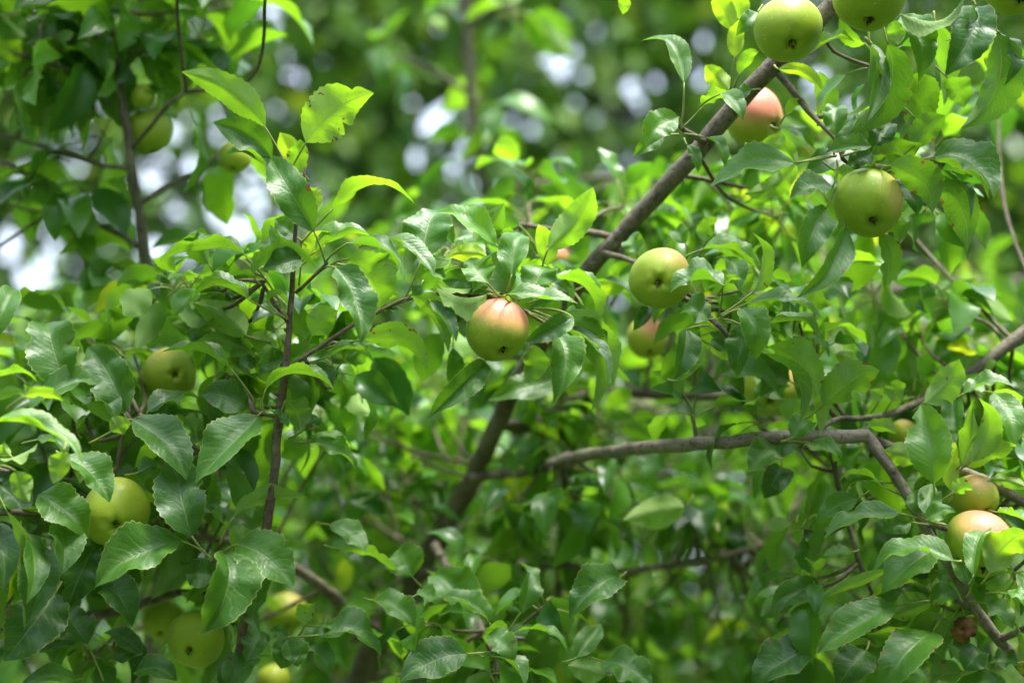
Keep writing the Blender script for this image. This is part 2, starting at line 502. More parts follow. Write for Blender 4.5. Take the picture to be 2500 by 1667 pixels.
def hero_leaf(tree, crop, bx, by, tx, ty, W, roll, bow=0.0, depth=0.0, pet=None, y=0.0, rn=None, fold=None, curl=None, dt=None, twist=None, wave=None, bites=False):
    ox, oy, sc = CROPS[crop]
    r = rng
    bx, by, tx, ty, W = ox + bx / sc, oy + by / sc, ox + tx / sc, oy + ty / sc, W / sc
    k = pxm(depth)
    B = at(bx, by, depth); T = at(tx, ty, depth)
    # upper faces look up at the sky: those turned to us lean back, those turned away lean over
    tilt = 0.75 if abs(roll) < 60 else (-0.55 if abs(roll) > 120 else 0.0)
    tilt *= r.uniform(0.6, 1.25)
    nref = unit(unit(CAM - B) + UPV * tilt)
    if dt is None:
        e = T - B
        dt = float(np.clip((e @ nref) / max(0.3, -(FWD @ nref)), -.05, .05)) * 100 * 0.8 + r.uniform(-.8, .8)
    T = at(tx, ty, depth + dt)
    W = W * 1.16
    def normal_of(P, t): return unit(nref - t * (nref @ t)) if tilt else cam_normal(P, t)
    L = np.linalg.norm(T - B)
    t = unit(T - B)
    n0 = normal_of(0.5 * (B + T), t)
    s0 = unit(np.cross(n0, t))
    a = math.radians(roll)
    n = math.cos(a) * n0 + math.sin(a) * s0
    curl = r.uniform(0.04, 0.20) if curl is None else curl * 1.5
    C = 0.5 * (B + T) + s0 * (bow * L * 2) + n * (curl * L * 2) * (0.3 if abs(bow) > .05 else 1)
    Pm = bez(B, C, T, 28)
    jit = np.sin(np.linspace(0, 6.28, 29) + r.uniform(0, 6)) * np.sin(np.linspace(0, math.pi, 29))
    Pm = Pm + jit[:, None] * n * (L * 0.022)
    uu = np.linspace(0, 1, 29)
    Pm = Pm - n * (np.clip(uu - .62, 0, 1) / .38)[:, None] ** 2 * L * r.uniform(-.04, .24)
    fold = r.uniform(0.4, 0.9) if fold is None else min(fold * 1.6 + .22, 1.1)
    roll = roll + r.uniform(-14, 14)
    if twist is None: twist = r.uniform(-40, 40)
    wave = r.uniform(0.7, 1.4) if wave is None else wave * 1.5 + .32
    bites = bites or r.random() < .16
    V, F, UV = leaf_geo(Pm, normal_of, W * k, roll, fold, twist, wave, r=r, bites=bites)
    t0 = unit(Pm[1] - Pm[0])
    if pet is not None:
        S = at(ox + pet[0] / sc, oy + pet[1] / sc, depth + (pet[2] if len(pet) > 2 else 0.5))
    else:
        near = tree.nearest(B)
        d = near - B
        ln = min(np.linalg.norm(d), 0.032)
        S = B + unit(unit(d) * 0.5 - t0 * 0.9 + FWD * 0.9) * min(ln, .018)
    if rn is None: rn = float(np.clip(r.normal(0.45, 0.25), 0, 1))
    if crop == '5' and abs(roll) > 100: rn = max(0, rn - .32)
    tree.leaves.append(dict(size=L * W * k * 4, V=V, F=F, UV=UV, rnd=rn, yel=y * .6, pet=petiole_geo(S, B, t0), S=S, hero=True))

def free_leaf(tree, B, d, L, W, up, y=0.0, rn=None, S=None, nu=12, nh=2, curl=None, wave=None, droop=0.0, fold=None):
    """a leaf set in the world: base B, direction d, upper face towards `up`"""
    r = rng
    d = unit(d); up = unit(up - d * (up @ d))
    if curl is None: curl = r.uniform(0.02, 0.22)
    T = B + d * L - up * L * (curl * 1.6 + droop)
    C = B + d * L * 0.55 + up * L * curl
    Pm = bez(B, C, T, nu)
    for q_ in (Pm[0], Pm[nu // 2], Pm[-1]):
        x_, y_, D_ = to_px(q_)
        if any((x_ - a_) ** 2 + (y_ - b2) ** 2 < c2 * c2 and D_ < FOCUS + d2 / 100 for a_, b2, c2, d2 in CLEAR): return
    V, F, UV = leaf_geo(Pm, lambda P, t: up, W, r.uniform(-12, 12), r.uniform(0.15, 0.85) if fold is None else fold, r.uniform(-50, 50), r.uniform(0.4, 0.95) if wave is None else wave, nu, nh, r)
    if rn is None: rn = float(np.clip(r.normal(0.45, 0.28), 0, 1))
    pet = petiole_geo(S, B, unit(Pm[1] - Pm[0]), 0.0009, 0.0007, 0.003) if S is not None else None
    tree.leaves.append(dict(size=L * W, V=V, F=F, UV=UV, rnd=rn, yel=y, pet=pet, S=S, hero=False, at=B))

def rosette(tree, c, n, size=0.066, axis=None, twig=True, spread=1.0, nu=12, nh=2, y=0.02):
    """a spur: a whorl of leaves on petioles round a short stub joined to the nearest branch"""
    r = rng
    c = np.asarray(c, float)
    near = tree.nearest(c)
    if axis is None: axis = unit(unit(c - near) + UPV * 0.6 + r.normal(size=3) * 0.4)
    if twig:
        d = np.linalg.norm(c - near)
        tp = [to_px(c + (near - c) * q) for q in (0, .25, .5, .75)]
        hit = any((x_ - a_) ** 2 + (y_ - b2) ** 2 < c2 * c2 and D_ < FOCUS + d2 / 100 for x_, y_, D_ in tp for a_, b2, c2, d2 in CLEAR)
        if d < 0.5 and not hit:
            mid = 0.5 * (c + near) + r.normal(size=3) * d * 0.10 - UPV * d * 0.06
            tree.branch3([near, mid, c], [0.0026, 0.0020, 0.0016], 'twig', TWIG, 6, 0.05, anchor=False)
    a0 = r.uniform(0, 6.28)
    x = unit(np.cross(axis, r.normal(size=3))); yv = np.cross(axis, x)
    for i in range(n):
        th = a0 + i * 2.4 + r.uniform(-.4, .4)
        el = r.uniform(-0.5, 0.75) * spread
        dirn = unit(x * math.cos(th) + yv * math.sin(th) + axis * el)
        S = c + axis * r.uniform(-0.008, 0.008)
        pl = r.uniform(0.018, 0.036)
        B = S + unit(dirn + UPV * 0.25) * pl
        dl = unit(dirn - UPV * r.uniform(0.0, 0.9))
        up = unit(UPV * r.uniform(0.5, 1.2) + dirn * r.uniform(-0.2, 0.6) + r.normal(size=3) * 0.55)
        L = size * r.uniform(0.6, 1.15); W_ = L * r.uniform(0.48, 0.66)
        yy = 0.0 if r.random() > y else r.uniform(0.3, 0.9)
        free_leaf(tree, B, dl, L, W_, up, y=yy, S=S, nu=nu, nh=nh, droop=r.uniform(0, 0.25))

def finish(tree, most=300, mat=None):
    mat = mat or LEAF
    """the leaves that show largest become parts, the rest one mass"""
    def key(l):
        if l['hero']: return 1e3
        x, y, D = to_px(l['at'])
        inside = -120 < x < 2620 and -120 < y < 1790
        return l['size'] / D ** 2 if inside else 0
    ls = sorted(tree.leaves, key=key, reverse=True)
    for l in ls[:most]:
        o = mesh_obj('leaf', l['V'], l['F'], mat if l['hero'] else MIDLEAF, tree.root, l['UV'],
                     {'rnd': np.full(len(l['V']), l['rnd']), 'yel': np.full(len(l['V']), l['yel'])})
        if l['pet'] is not None:
            p = mesh_obj('petiole', l['pet'][0], l['pet'][1], PETI, None)
            p.parent = o
    rest = ls[most:]
    if rest:
        V, F, UV, R, Y, MI = [], [], [], [], [], []
        for l in rest:
            o = len(V); V += l['V']; UV += l['UV']; F += [tuple(o + i for i in f) for f in l['F']]
            R += [l['rnd']] * len(l['V']); Y += [l['yel']] * len(l['V']); MI += [0] * len(l['F'])
            if l['pet'] is not None:
                o = len(V); pv, pf = l['pet']; V += pv; F += [tuple(o + i for i in f) for f in pf]
                UV += [(0, 0.5)] * len(pv); R += [0.5] * len(pv); Y += [0] * len(pv); MI += [1] * len(pf)
        tag(mesh_obj('foliage', V, F, [MIDLEAF, PETI], tree.root, UV, {'rnd': R, 'yel': Y}, mat_idx=MI), kind='stuff')

# ================================================================== the front apple tree
A = Tree((-0.33, 1.94, 0.0), 'apple tree in focus with grey limb rising across the frame')
A.branch([(2100, -80, 5, 52), (2040, 5, 5, 46), (1960, 90, 6, 46), (1880, 165, 6, 44), (1790, 270, 8, 42), (1700, 370, 9, 41),
          (1600, 480, 11, 41), (1500, 590, 13, 41), (1430, 670, 15, 42), (1330, 820, 19, 42), (1235, 985, 27, 43), (1150, 1170, 38, 46),
          (1050, 1350, 44, 58), (950, 1500, 50, 64), (880, 1660, 53, 72), (840, 1830, 54, 80)],
         world=[(-0.31, 1.93, 1.0, 0.036), (-0.33, 1.94, 0.45, 0.045), (-0.33, 1.94, -0.02, 0.062)], sides=14, bud=0.06)
A.branch([(2100, -80, 5, 44), (2260, -70, 1, 36), (2450, -90, 0, 30), (2660, -160, 0, 26)], bud=.1)
A.branch([(1150, 1165, 36, 26), (1290, 1150, 32, 27), (1400, 1118, 24, 30), (1580, 1092, 13, 32), (1750, 1080, 7, 33), (1900, 1067, 5, 33),
          (2080, 1066, 4, 35), (2128, 1076, 4, 32), (2152, 1112, 3, 28), (2200, 1185, 2, 26), (2260, 1290, 2, 24), (2330, 1400, 2, 24),
          (2400, 1512, 2, 26), (2450, 1572, 2, 26), (2520, 1655, 2, 26), (2620, 1780, 2, 22)], mat=LIT_BARK, sides=12, bud=.16)
A.branch([(2128, 1074, 5, 24), (2200, 1100, 6, 22), (2300, 1135, 6, 22), (2400, 1167, 6, 22), (2500, 1226, 6, 22), (2640, 1300, 6, 20)])
A.branch([(1215, 1030, 32, 28), (1290, 1040, 36, 27), (1400, 978, 38, 26), (1520, 958, 38, 25), (1650, 964, 37, 24), (1800, 972, 35, 22), (1880, 1015, 33, 18), (1960, 1090, 32, 12)])
# upright shoot of the left half and its side twigs
A.branch([(850, 1850, 53, 34), (690, 1800, 22, 30), (585, 1700, 8, 26), (588, 1570, 3, 24), (620, 1420, 1, 23), (650, 1290, 0, 22), (666, 1180, 0, 21),
          (681, 1030, 0, 20), (700, 880, 0, 19), (707, 780, 0, 18), (712, 720, 0, 16), (717, 640, 0, 13), (722, 560, 0, 11), (735, 470, 0, 9), (745, 410, 0, 6)], 'shoot', SHOOT, bud=.12)
A.branch([(712, 892, 0, 12), (780, 847, 0, 11), (860, 795, 0, 11), (950, 748, 0, 11), (1005, 727, 0, 12), (1080, 718, 2, 11), (1180, 722, 3, 11), (1250, 745, 3, 12), (1345, 795, 3, 8)], 'twig', SHOOT, bud=.2)
A.branch([(722, 716, 0, 10), (760, 680, 0, 9), (790, 652, 0, 9), (800, 640, 0, 6)], 'twig', SHOOT, 7)
A.branch([(705, 790, 0, 10), (680, 755, 0, 9), (655, 715, 0, 9), (640, 690, 0, 6)], 'twig', SHOOT, 7)
A.branch([(690, 1020, 0, 11), (640, 1010, 0, 10), (620, 1005, 0, 9)], 'twig', SHOOT, 7)
A.branch([(930, 1545, 50, 34), (870, 1508, 40, 34), (785, 1432, 28, 30), (700, 1375, 24, 26), (560, 1320, 22, 20), (430, 1310, 20, 14)])
A.branch([(650, 1300, 1, 12), (585, 1350, 0, 11), (530, 1370, -1, 10), (515, 1370, -1, 6)], 'twig', SHOOT, 7)
# left edge branches carrying the near leaves
A.branch([(-160, 1300, 10, 26), (-60, 1260, 2, 18), (40, 1250, -2, 14), (110, 1258, -1, 10), (160, 1250, -1, 8)], 'twig', SHOOT)
A.branch([(-160, 1300, 12, 34), (40, 1480, 22, 30), (240, 1500, 20, 24), (420, 1450, 14, 18), (500, 1440, 8, 12)])
A.branch([(-160, 1300, 12, 60), (-260, 1700, 20, 80)], world=[(-0.86, 1.7, 0.7, 0.035), (-0.45, 1.9, 0.3, 0.045), (-0.33, 1.94, 0.22, 0.045)])
A.branch([(-160, 1120, 0, 18), (-40, 1140, -4, 14), (20, 1150, -6, 10)], 'twig', SHOOT)
A.branch([(240, 1290, 14, 14), (270, 1180, 6, 12), (285, 1140, 4, 10), (300, 1060, 4, 8), (340, 1010, 4, 6)], 'twig', SHOOT)
# right: the spur twig from the limb and the cluster over the apple
A.branch([(1884, 168, 6, 20), (1912, 195, 6, 17), (1941, 230, 5, 15), (1973, 271, 4, 14), (2000, 300, 3, 13), (2045, 345, 2, 12), (2058, 388, 1, 11), (2085, 405, 2, 8)], 'twig', BARK, bud=.2)
A.branch([(1470, 615, 13, 18), (1546, 640, 10, 14), (1620, 690, 8, 13), (1685, 735, 4, 12), (1745, 785, 1, 14), (1775, 815, 0, 12), (1800, 830, 0, 6)], 'twig', BARK, bud=.25)
A.branch([(1490, 580, 13, 18), (1440, 568, 14, 16), (1380, 565, 15, 14), (1324, 556, 15, 12), (1270, 548, 15, 8)], 'twig', SHOOT)
A.branch([(1720, 345, 8, 18), (1680, 325, 6, 14), (1662, 312, 4, 12), (1664, 300, 4, 8)], 'twig', BARK)
A.branch([(2560, 780, 14, 40), (2450, 850, 14, 34), (2385, 900, 14, 30), (2300, 955, 14, 22), (2190, 1005, 12, 18), (2110, 1022, 10, 16), (2045, 1022, 8, 13), (2005, 1045, 6, 13), (1985, 1062, 5, 12)])
A.branch([(2028, 1090, 6, 15), (2040, 1150, 8, 14), (2053, 1210, 9, 14), (2078, 1300, 8, 13), (2098, 1372, 8, 12), (2130, 1450, 8, 8)], 'twig', BARK)
A.branch([(2255, 1280, 2, 14), (2290, 1285, 1, 14), (2312, 1290, 0, 12)], 'twig', BARK)
A.branch([(2365, 1475, 2, 16), (2350, 1470, 0, 16), (2335, 1465, -1, 14)], 'twig', BARK)
A.branch([(2440, 1560, 2, 20), (2475, 1545, 1, 18), (2510, 1530, 0, 16)], 'twig', BARK)
A.branch([(1450, 1388, 40, 16), (1534, 1392, 40, 16), (1700, 1370, 40, 15), (1832, 1340, 38, 13), (1920, 1310, 36, 9)])
A.branch([(1020, 1400, 36, 30), (1200, 1400, 40, 24), (1330, 1380, 41, 20), (1450, 1388, 40, 17)])
A.branch([(1060, 1330, 34, 24), (1190, 1560, 14, 20), (1220, 1640, 8, 16), (1260, 1760, 4, 10)])
A.branch([(1190, 1560, 14, 14), (1205, 1535, 10, 13), (1245, 1555, 6, 13), (1290, 1560, 5, 8)], 'twig', BARK)

_d0 = dict
def H(*a, **k): hero_leaf(A, *a, **k)
# --- shoot of the left half (crop 2)
H('2', 665, 470, 205, 165, 165, 168, -.10, 0, (770, 655), rn=.9, fold=.25, wave=.25, curl=.02)
H('2', 700, 640, 382, 447, 185, 25, -.08, -1, (790, 655), rn=.35, fold=.4, wave=.3)
H('2', 690, 695, 447, 598, 120, -72, -.04, -1.5, (800, 720), rn=.7, fold=.6)
H('2', 935, 1045, 687, 622, 190, 5, .04, -3, (995, 1215, 2.5), rn=.25, fold=.2, wave=.7)
H('2', 890, 555, 1260, 285, 255, 178, .10, 0, (815, 690), rn=1, fold=.15, wave=.3, curl=.03, y=.12, dt=0)
H('2', 850, 770, 858, 535, 120, 172, 0, 1.5, (830, 880), rn=.9, fold=.3)
H('2', 850, 690, 748, 500, 130, 165, 0, 2.5, None, rn=1, y=.6)
H('2', 955, 935, 865, 800, 150, 176, .05, -.5, (850, 1010), rn=1, y=.55, wave=.5, bites=True)
H('2', 1035, 920, 1468, 802, 145, 150, .10, 0, (860, 1110), rn=1, fold=.35, wave=.4, y=.1)
H('2', 945, 1150, 1230, 1047, 180, 78, .08, 1, (850, 1210), rn=.8, fold=.55, wave=.3)
H('2', 900, 1200, 1020, 1030, 130, 175, 0, 3, (850, 1230), rn=1, y=.35)
H('2', 548, 1163, 88, 1220, 210, -80, -.07, -1, (790, 1525), rn=.7, fold=.6, wave=.3)
H('2', 600, 1275, 925, 1185, 220, 55, .05, -2.5, (640, 1330), rn=.3, fold=.5)
H('2', 860, 1180, 655, 1240, 150, 12, .06, -1, (850, 1340), rn=.15)
H('2', 815, 1130, 690, 1005, 70, 45, .1, 0, (830, 1180), rn=.7)
H('2', 820, 1060, 722, 975, 120, 10, 0, 2, None, rn=.4)
H('2', 1120, 1105, 1440, 1292, 165, 28, .14, -2, (990, 1225, 2), rn=.35, fold=.35, wave=.5)
H('14', 910, 145, 1230, 690, 560, 178, .14, 1, (700, 215), rn=.8, fold=.2, wave=.6, bites=True)
H('14', 1270, 160, 1520, 20, 330, 176, .1, 2, (740, 190), rn=.9)
H('2', 1345, 1080, 1588, 1288, 140, 30, .10, -1, (1180, 1130), rn=.35, fold=.4)
H('14', 760, 240, 1060, 1020, 430, 14, .07, -3, (640, 250, 3), rn=.18, fold=.38, wave=.55, curl=.05, twist=20)
H('2', 1522, 1190, 1610, 898, 255, 2, .03, 1, (1430, 1410), rn=.25, fold=.15, wave=.3)
H('2', 572, 1412, 268, 1382, 170, -76, -.12, 0, (775, 1515), rn=.7, fold=.6, wave=.3)
H('2', 560, 1610, 272, 1430, 160, 165, -.05, 3, (700, 1650), rn=.9)
H('14', 500, 980, 780, 700, 300, 172, .06, 1, (400, 1260), rn=.8, bites=True)
H('14', 430, 1020, 290, 640, 240, 176, .02, 5, (410, 1250), rn=1)
H('14', 1070, 1020, 1790, 1240, 330, 158, .14, 1, (660, 1120), rn=.75, fold=.2, wave=.2)
H('14', 690, 1210, 1190, 1245, 190, 80, .05, .5, (410, 1290), rn=.8, fold=.55, wave=.25)
H('14', 0, 1560, 740, 1540, 330, 95, .16, -2, (-60, 1800), rn=.7, fold=.5, wave=.2)
H('14', 440, 1310, 740, 1500, 190, 25, .1, 2, (400, 1290), rn=.1)
H('14', 1265, 690, 1490, 690, 90, 35, -.1, 0, (1150, 770), rn=.4)
H('14', 1290, 540, 1455, 545, 130, 175, .1, 4, None, rn=.9)
H('14', 200, 1190, -60, 1330, 280, 12, .05, 2, (260, 1300), rn=.3)
H('14', 10, 600, 185, 520, 110, 150, .1, -1, (230, 800), rn=.8)
H('2', 150, 1560, 392, 1262, 120, 168, .05, 24, None, rn=.9)
# --- round the centre apple (crop 3)
H('3', 965, 468, 1250, 92, 200, -148, -.06, 0, (930, 600), rn=.9, fold=.4, wave=.6)
H('3', 645, 440, 278, 252, 185, 12, -.04, 0, (742, 515), rn=.95, fold=.35, wave=.4)
H('3', 592, 512, 352, 512, 125, 172, -.08, 2, (730, 522), rn=1, y=.75)
H('3', 745, 622, 806, 358, 180, 8, .02, -1, (715, 725), rn=.55, fold=.3, wave=.4)
H('3', 962, 570, 905, 312, 125, 178, -.05, 2, (900, 660), rn=1, y=.2, wave=.7)
H('3', 595, 672, 492, 518, 190, 6, .06, -3, (660, 750, 2), rn=.6, wave=.7)
H('3', 725, 742, 525, 538, 195, 4, -.05, 0, (760, 770), rn=.35, wave=.5)
H('3', 610, 690, 318, 652, 150, 25, -.05, 3, (700, 740), rn=.2)
H('3', 505, 702, 282, 682, 80, 120, .03, 2, (640, 740), rn=.9)
H('3', 595, 742, 288, 702, 240, 118, .08, -1, (700, 760), rn=.6, fold=.55, wave=.5)
H('3', 722, 742, 1148, 772, 165, 32, -.06, -5, (735, 790, 4), rn=.5, fold=.35, wave=.4)
H('3', 870, 742, 985, 568, 215, 8, .03, -2, (780, 770, 3), rn=.5, wave=.5)
H('3', 1000, 735, 1122, 700, 120, 12, .05, 1, (830, 800), rn=.15)
H('3', 1005, 645, 1288, 922, 230, 98, .16, 2, (900, 780), rn=.75, fold=.5, wave=.3)
H('3', 1115, 882, 832, 1006, 150, 14, .08, -5, (880, 830, 5), rn=.1, fold=.5, wave=.6)
H('3', 1000, 962, 1032, 1368, 220, 26, .10, -2, (850, 860, 4), rn=.45, fold=.45, wave=.5)
H('3', 1065, 950, 1250, 1440, 140, 128, .12, -1, (870, 860, 3), rn=.7, fold=.4, wave=.4)
H('3', 1085, 945, 1322, 1300, 110, 45, .16, 1, (930, 870), rn=.05, fold=.4)
H('3', 1030, 895, 1375, 1245, 190, 166, .15, 0, (880, 840, 2), rn=.85, wave=.6, fold=.3)
H('3', 1080, 850, 1335, 1040, 120, 55, .12, 2, (900, 830), rn=.2)
H('3', 865, 1050, 832, 1282, 150, 160, .10, 1.5, (820, 960), rn=.85)
H('3', 580, 1152, 252, 1474, 190, 28, .04, 0, (640, 1080, 2), rn=.3, fold=.6, wave=.35)
H('3', 142, 742, 365, 1082, 150, 172, .04, -2, (80, 800), rn=.7, fold=.4, wave=.3)
H('3', 250, 785, 405, 1035, 110, 18, .06, -1, None, rn=.1, fold=.4)
H('3', 190, 690, 140, 740, 70, 20, .1, -2, None, rn=.3)
# --- round the limb at the top right (crop 4)
H('4', 690, 632, 420, 215, 170, -25, -.09, 0, (672, 950), rn=.4, fold=.35, wave=.3)
H('4', 645, 895, 400, 1098, 230, 12, -.10, 0, (670, 990), rn=.5, fold=.25, wave=.5)
H('4', 520, 1042, 302, 1180, 120, 15, .05, 2, (650, 1030), rn=.35)
H('4', 1072, 440, 1135, 135, 130, 178, .02, 3, (1045, 690), rn=1, y=.4)
H('4', 1062, 235, 900, -30, 150, 174, -.05, 3, (1060, 440), rn=1, y=.3)
H('4', 1110, 150, 1060, -40, 170, 176, -.05, 4, (1070, 440), rn=1, y=.25)
H('4', 1250, 95, 1088, 262, 130, 8, .05, 1, (1290, 40), rn=.35)
H('4', 1112, 572, 1262, 372, 100, 165, .05, 3, (1060, 690), rn=.8)
H('4', 1045, 695, 852, 500, 160, 172, .03, 4, None, rn=1, y=.3)
H('4', 830, 822, 1045, 720, 150, 145, .05, 1, (690, 970), rn=.9)
H('4', 965, 720, 1140, 920, 150, 12, .05, -1, (800, 830, 2), rn=.5)
H('4', 1205, 690, 1082, 722, 110, 10, .03, 0, None, rn=.2)
H('4', 850, 1052, 1028, 1240, 120, 28, .06, 1, (690, 1025), rn=.3)
H('4', 712, 1112, 802, 1312, 100, 20, .06, 2, (690, 1060), rn=.15)
H('4', 1412, 532, 1765, 698, 110, 158, .12, 4, (1380, 500), rn=1, y=.35)
H('4', 1695, 385, 1992, 290, 150, 60, .03, 5, (1640, 420), rn=.8, fold=.5, y=.2)
H('4', 1530, 1247, 892, 1440, 300, -12, -.04, -1, (1860, 1190), rn=.45, fold=.3, wave=.35, curl=.05)
H('4', 1545, 1260, 1165, 1490, 160, 150, .12, .5, (1850, 1200), rn=.95)
H('4', 1470, 880, 1650, 790, 120, 160, .1, 5, None, rn=.9)
H('4', 1425, 990, 1695, 1105, 120, 25, .05, 6, None, rn=.5)
H('4', 1270, 1120, 1560, 1230, 190, 170, .1, 8, None, rn=1)
H('4', 185, -20, 215, 115, 110, 140, .1, 0, None, rn=.9)
# --- the hanging leaves at the top right (crop 5)
H('5', 170, 958, -45, 1010, 165, 4, -.03, -1, (195, 815), rn=.3, fold=.2)
H('5', 182, 692, 205, 548, 130, 4, .02, -1, (180, 790), rn=.5)
H('5', 370, 748, 132, 775, 105, 12, .05, -2, (215, 800), rn=.35)
H('5', 245, 735, 295, 605, 130, 28, .03, 0, (220, 800), rn=.25)
H('5', 372, 785, 245, 842, 110, 10, .04, -1, (300, 800), rn=.05)
H('5', 362, 232, 290, 612, 125, 120, .07, 0, (352, 118), rn=.7, fold=.45, wave=.35)
H('5', 455, 228, 318, 680, 190, 148, .16, -1, (425, 105), rn=.55, fold=.35, wave=.2)
H('5', 375, 225, 330, 640, 100, 30, .10, 2, None, rn=.3)
H('5', 470, 635, 362, 780, 140, 12, .03, 3, None, rn=.05)
H('5', 612, 372, 592, 742, 175, 176, .03, 1, (600, 200), rn=.85, fold=.25)
H('5', 522, 85, 640, 365, 170, 22, .08, -1, (515, 60), rn=.35, fold=.4, wave=.4)
H('5', 480, 110, 510, 225, 100, 172, .05, 3, None, rn=.8)
H('5', 905, 35, 748, 360, 230, 6, .10, -4, (880, -30), rn=.05, fold=.35, wave=.5)
H('5', 890, 15, 760, 220, 90, 80, .05, -6, None, rn=.05)
H('5', 518, 68, 862, 22, 140, -110, -.13, -5, (480, 60), rn=.05, fold=.4)
H('5', 590, 745, 748, 590, 150, 168, -.03, 0, (420, 872), rn=.7, fold=.4)
H('5', 588, 598, 456, 795, 120, 142, .03, 1, None, rn=.6, fold=.5)
H('5', 1008, 175, 842, 655, 210, 150, .18, -2, (1016, 60), rn=.6, fold=.3, wave=.3)
H('5', 1030, 170, 1090, 400, 100, 40, .1, 0, None, rn=.2)
H('5', 762, 400, 845, 552, 140, 172, .04, 3, None, rn=.8)
H('5', 700, 130, 748, 500, 130, 174, .06, 3, (690, 60), rn=.9)
H('5', 690, 800, 1000, 1000, 230, 26, .20, -2, (430, 872, 3), rn=.25, fold=.35, wave=.3, curl=.03)
H('5', 690, 815, 985, 985, 110, 150, .08, -1, None, rn=1)
H('5', 470, 848, 692, 1058, 190, 160, .13, -3, (400, 865, 3), rn=.7, fold=.25)
H('5', 722, 918, 862, 1268, 170, 170, .10, -1, (440, 880, 2), rn=.75, fold=.25, wave=.35)
H('5', 690, 872, 886, 1110, 100, 50, .12, 1, (450, 880), rn=.1)
H('5', 535, 945, 610, 1085, 130, 8, .03, 3, None, rn=.08)
H('5', 408, 1192, 432, 1482, 125, 150, .09, 1, (400, 1120), rn=.8, fold=.4, wave=.2)
H('5', 470, 1140, 520, 1240, 100, 174, .03, 3, None, rn=1)
H('5', 140, 1065, 20, 1352, 160, 8, -.03, -1, (190, 950), rn=.4, fold=.35)
H('5', 238, 1165, 46, 1510, 140, 55, .06, -1, (210, 1060), rn=.5, fold=.45, wave=.2)
H('5', 150, 1040, 210, 1170, 90, 172, .02, 2, None, rn=1)
H('5', 180, 870, 250, 925, 80, 172, .02, 2, None, rn=1)
H('5', 958, 205, 985, 392, 80, 174, .04, 3, None, rn=1, y=.2)
H('5', 370, 835, 540, 790, 110, 165, .05, 1, None, rn=.9)
H('5', 350, 870, 445, 785, 60, 140, .0, 0, None, rn=.9)
# --- spur right of the green apple (crop 6)
H('6', 985, 458, 582, 478, 290, -28, -.14, -6, (948, 700, 6), rn=.3, fold=.45, wave=.45)
H('6', 1000, 458, 1130, 405, 70, 120, .05, -5, None, rn=.7)
H('6', 838, 182, 1250, 345, 230, 70, .13, 4, (700, 240), rn=.7, fold=.5, wave=.3)
H('6', 1212, 512, 1256, 48, 190, -132, -.10, -1, (962, 690), rn=.75, fold=.4, wave=.3)
H('6', 1192, 592, 1742, 705, 200, 34, .08, 2, (970, 700), rn=.45, fold=.35)
H('6', 880, 717, 658, 652, 240, 5, -.04, -2, (930, 710), rn=.3, fold=.25)
H('6', 1122, 640, 1260, 998, 250, 14, .04, -2, (975, 705), rn=.45, fold=.45, wave=.3)
H('6', 1118, 760, 1082, 1140, 220, -8, .07, -1, (980, 720), rn=.2, fold=.4, wave=.55)
H('6', 705, 800, 622, 1165, 230, 20, .05, 0, (890, 770), rn=.3, fold=.5)
H('6', 640, 1190, 880, 1010, 120, 95, -.1, -1, None, rn=.3)
H('6', 905, 920, 1135, 1085, 190, 174, .04, 4, None, rn=1, y=.25)
H('6', 1312, 985, 1602, 1482, 190, 140, .16, -2, (1180, 880, 3), rn=.02, fold=.25, wave=.25)
H('6', 1330, 932, 1702, 1322, 270, 172, .17, .5, (1050, 840), rn=.9, fold=.2, wave=.3)
H('6', 1642, 1095, 1740, 1560, 150, 174, .08, 2, None, rn=1, y=.15)
H('6', 1342, 752, 1742, 802, 170, 55, .09, 2, (1000, 740), rn=.8, fold=.5)
H('6', 980, 1130, 1440, 1235, 190, 15, .05, 8, None, rn=.6)
H('6', 1500, 1190, 1170, 1030, 210, 12, .05, 9, None, rn=.5)
H('6', 1240, 1340, 1500, 1220, 190, 10, .05, 10, None, rn=.8)
H('6', 1450, 1330, 1250, 1130, 170, 15, .05, 12, None, rn=.7)
H('6', 430, 622, 302, 802, 110, 6, .02, 5, None, rn=.08)
H('6', 1005, 245, 1115, 505, 170, 10, .05, 3, None, rn=.5)
H('6', 1110, 300, 1160, 530, 150, 176, .04, 5, None, rn=1, y=.2)
H('6', 1100, 900, 880, 820, 80, 20, .05, 1, None, rn=.3)
H('6', 1030, 940, 900, 860, 90, 25, .1, 0, (960, 800), rn=.2)
H('6', 1640, 860, 1810, 975, 70, 20, .1, 1, None, rn=.6)
H('6', 330, 210, 290, 60, 160, 20, .0, 8, None, rn=.6)
H('6', 700, 140, 600, 40, 150, 10, .0, 7, None, rn=.6)
H('6', 850, 120, 950, -60, 130, 160, .05, 8, None, rn=.9)
H('6', 230, 480, 20, 430, 180, 172, .05, 14, None, rn=1, y=.3)
H('9', 352, 592, 770, 300, 310, 174, .06, 3, (200, 700), rn=.6, fold=.15, wave=.25, curl=.02)
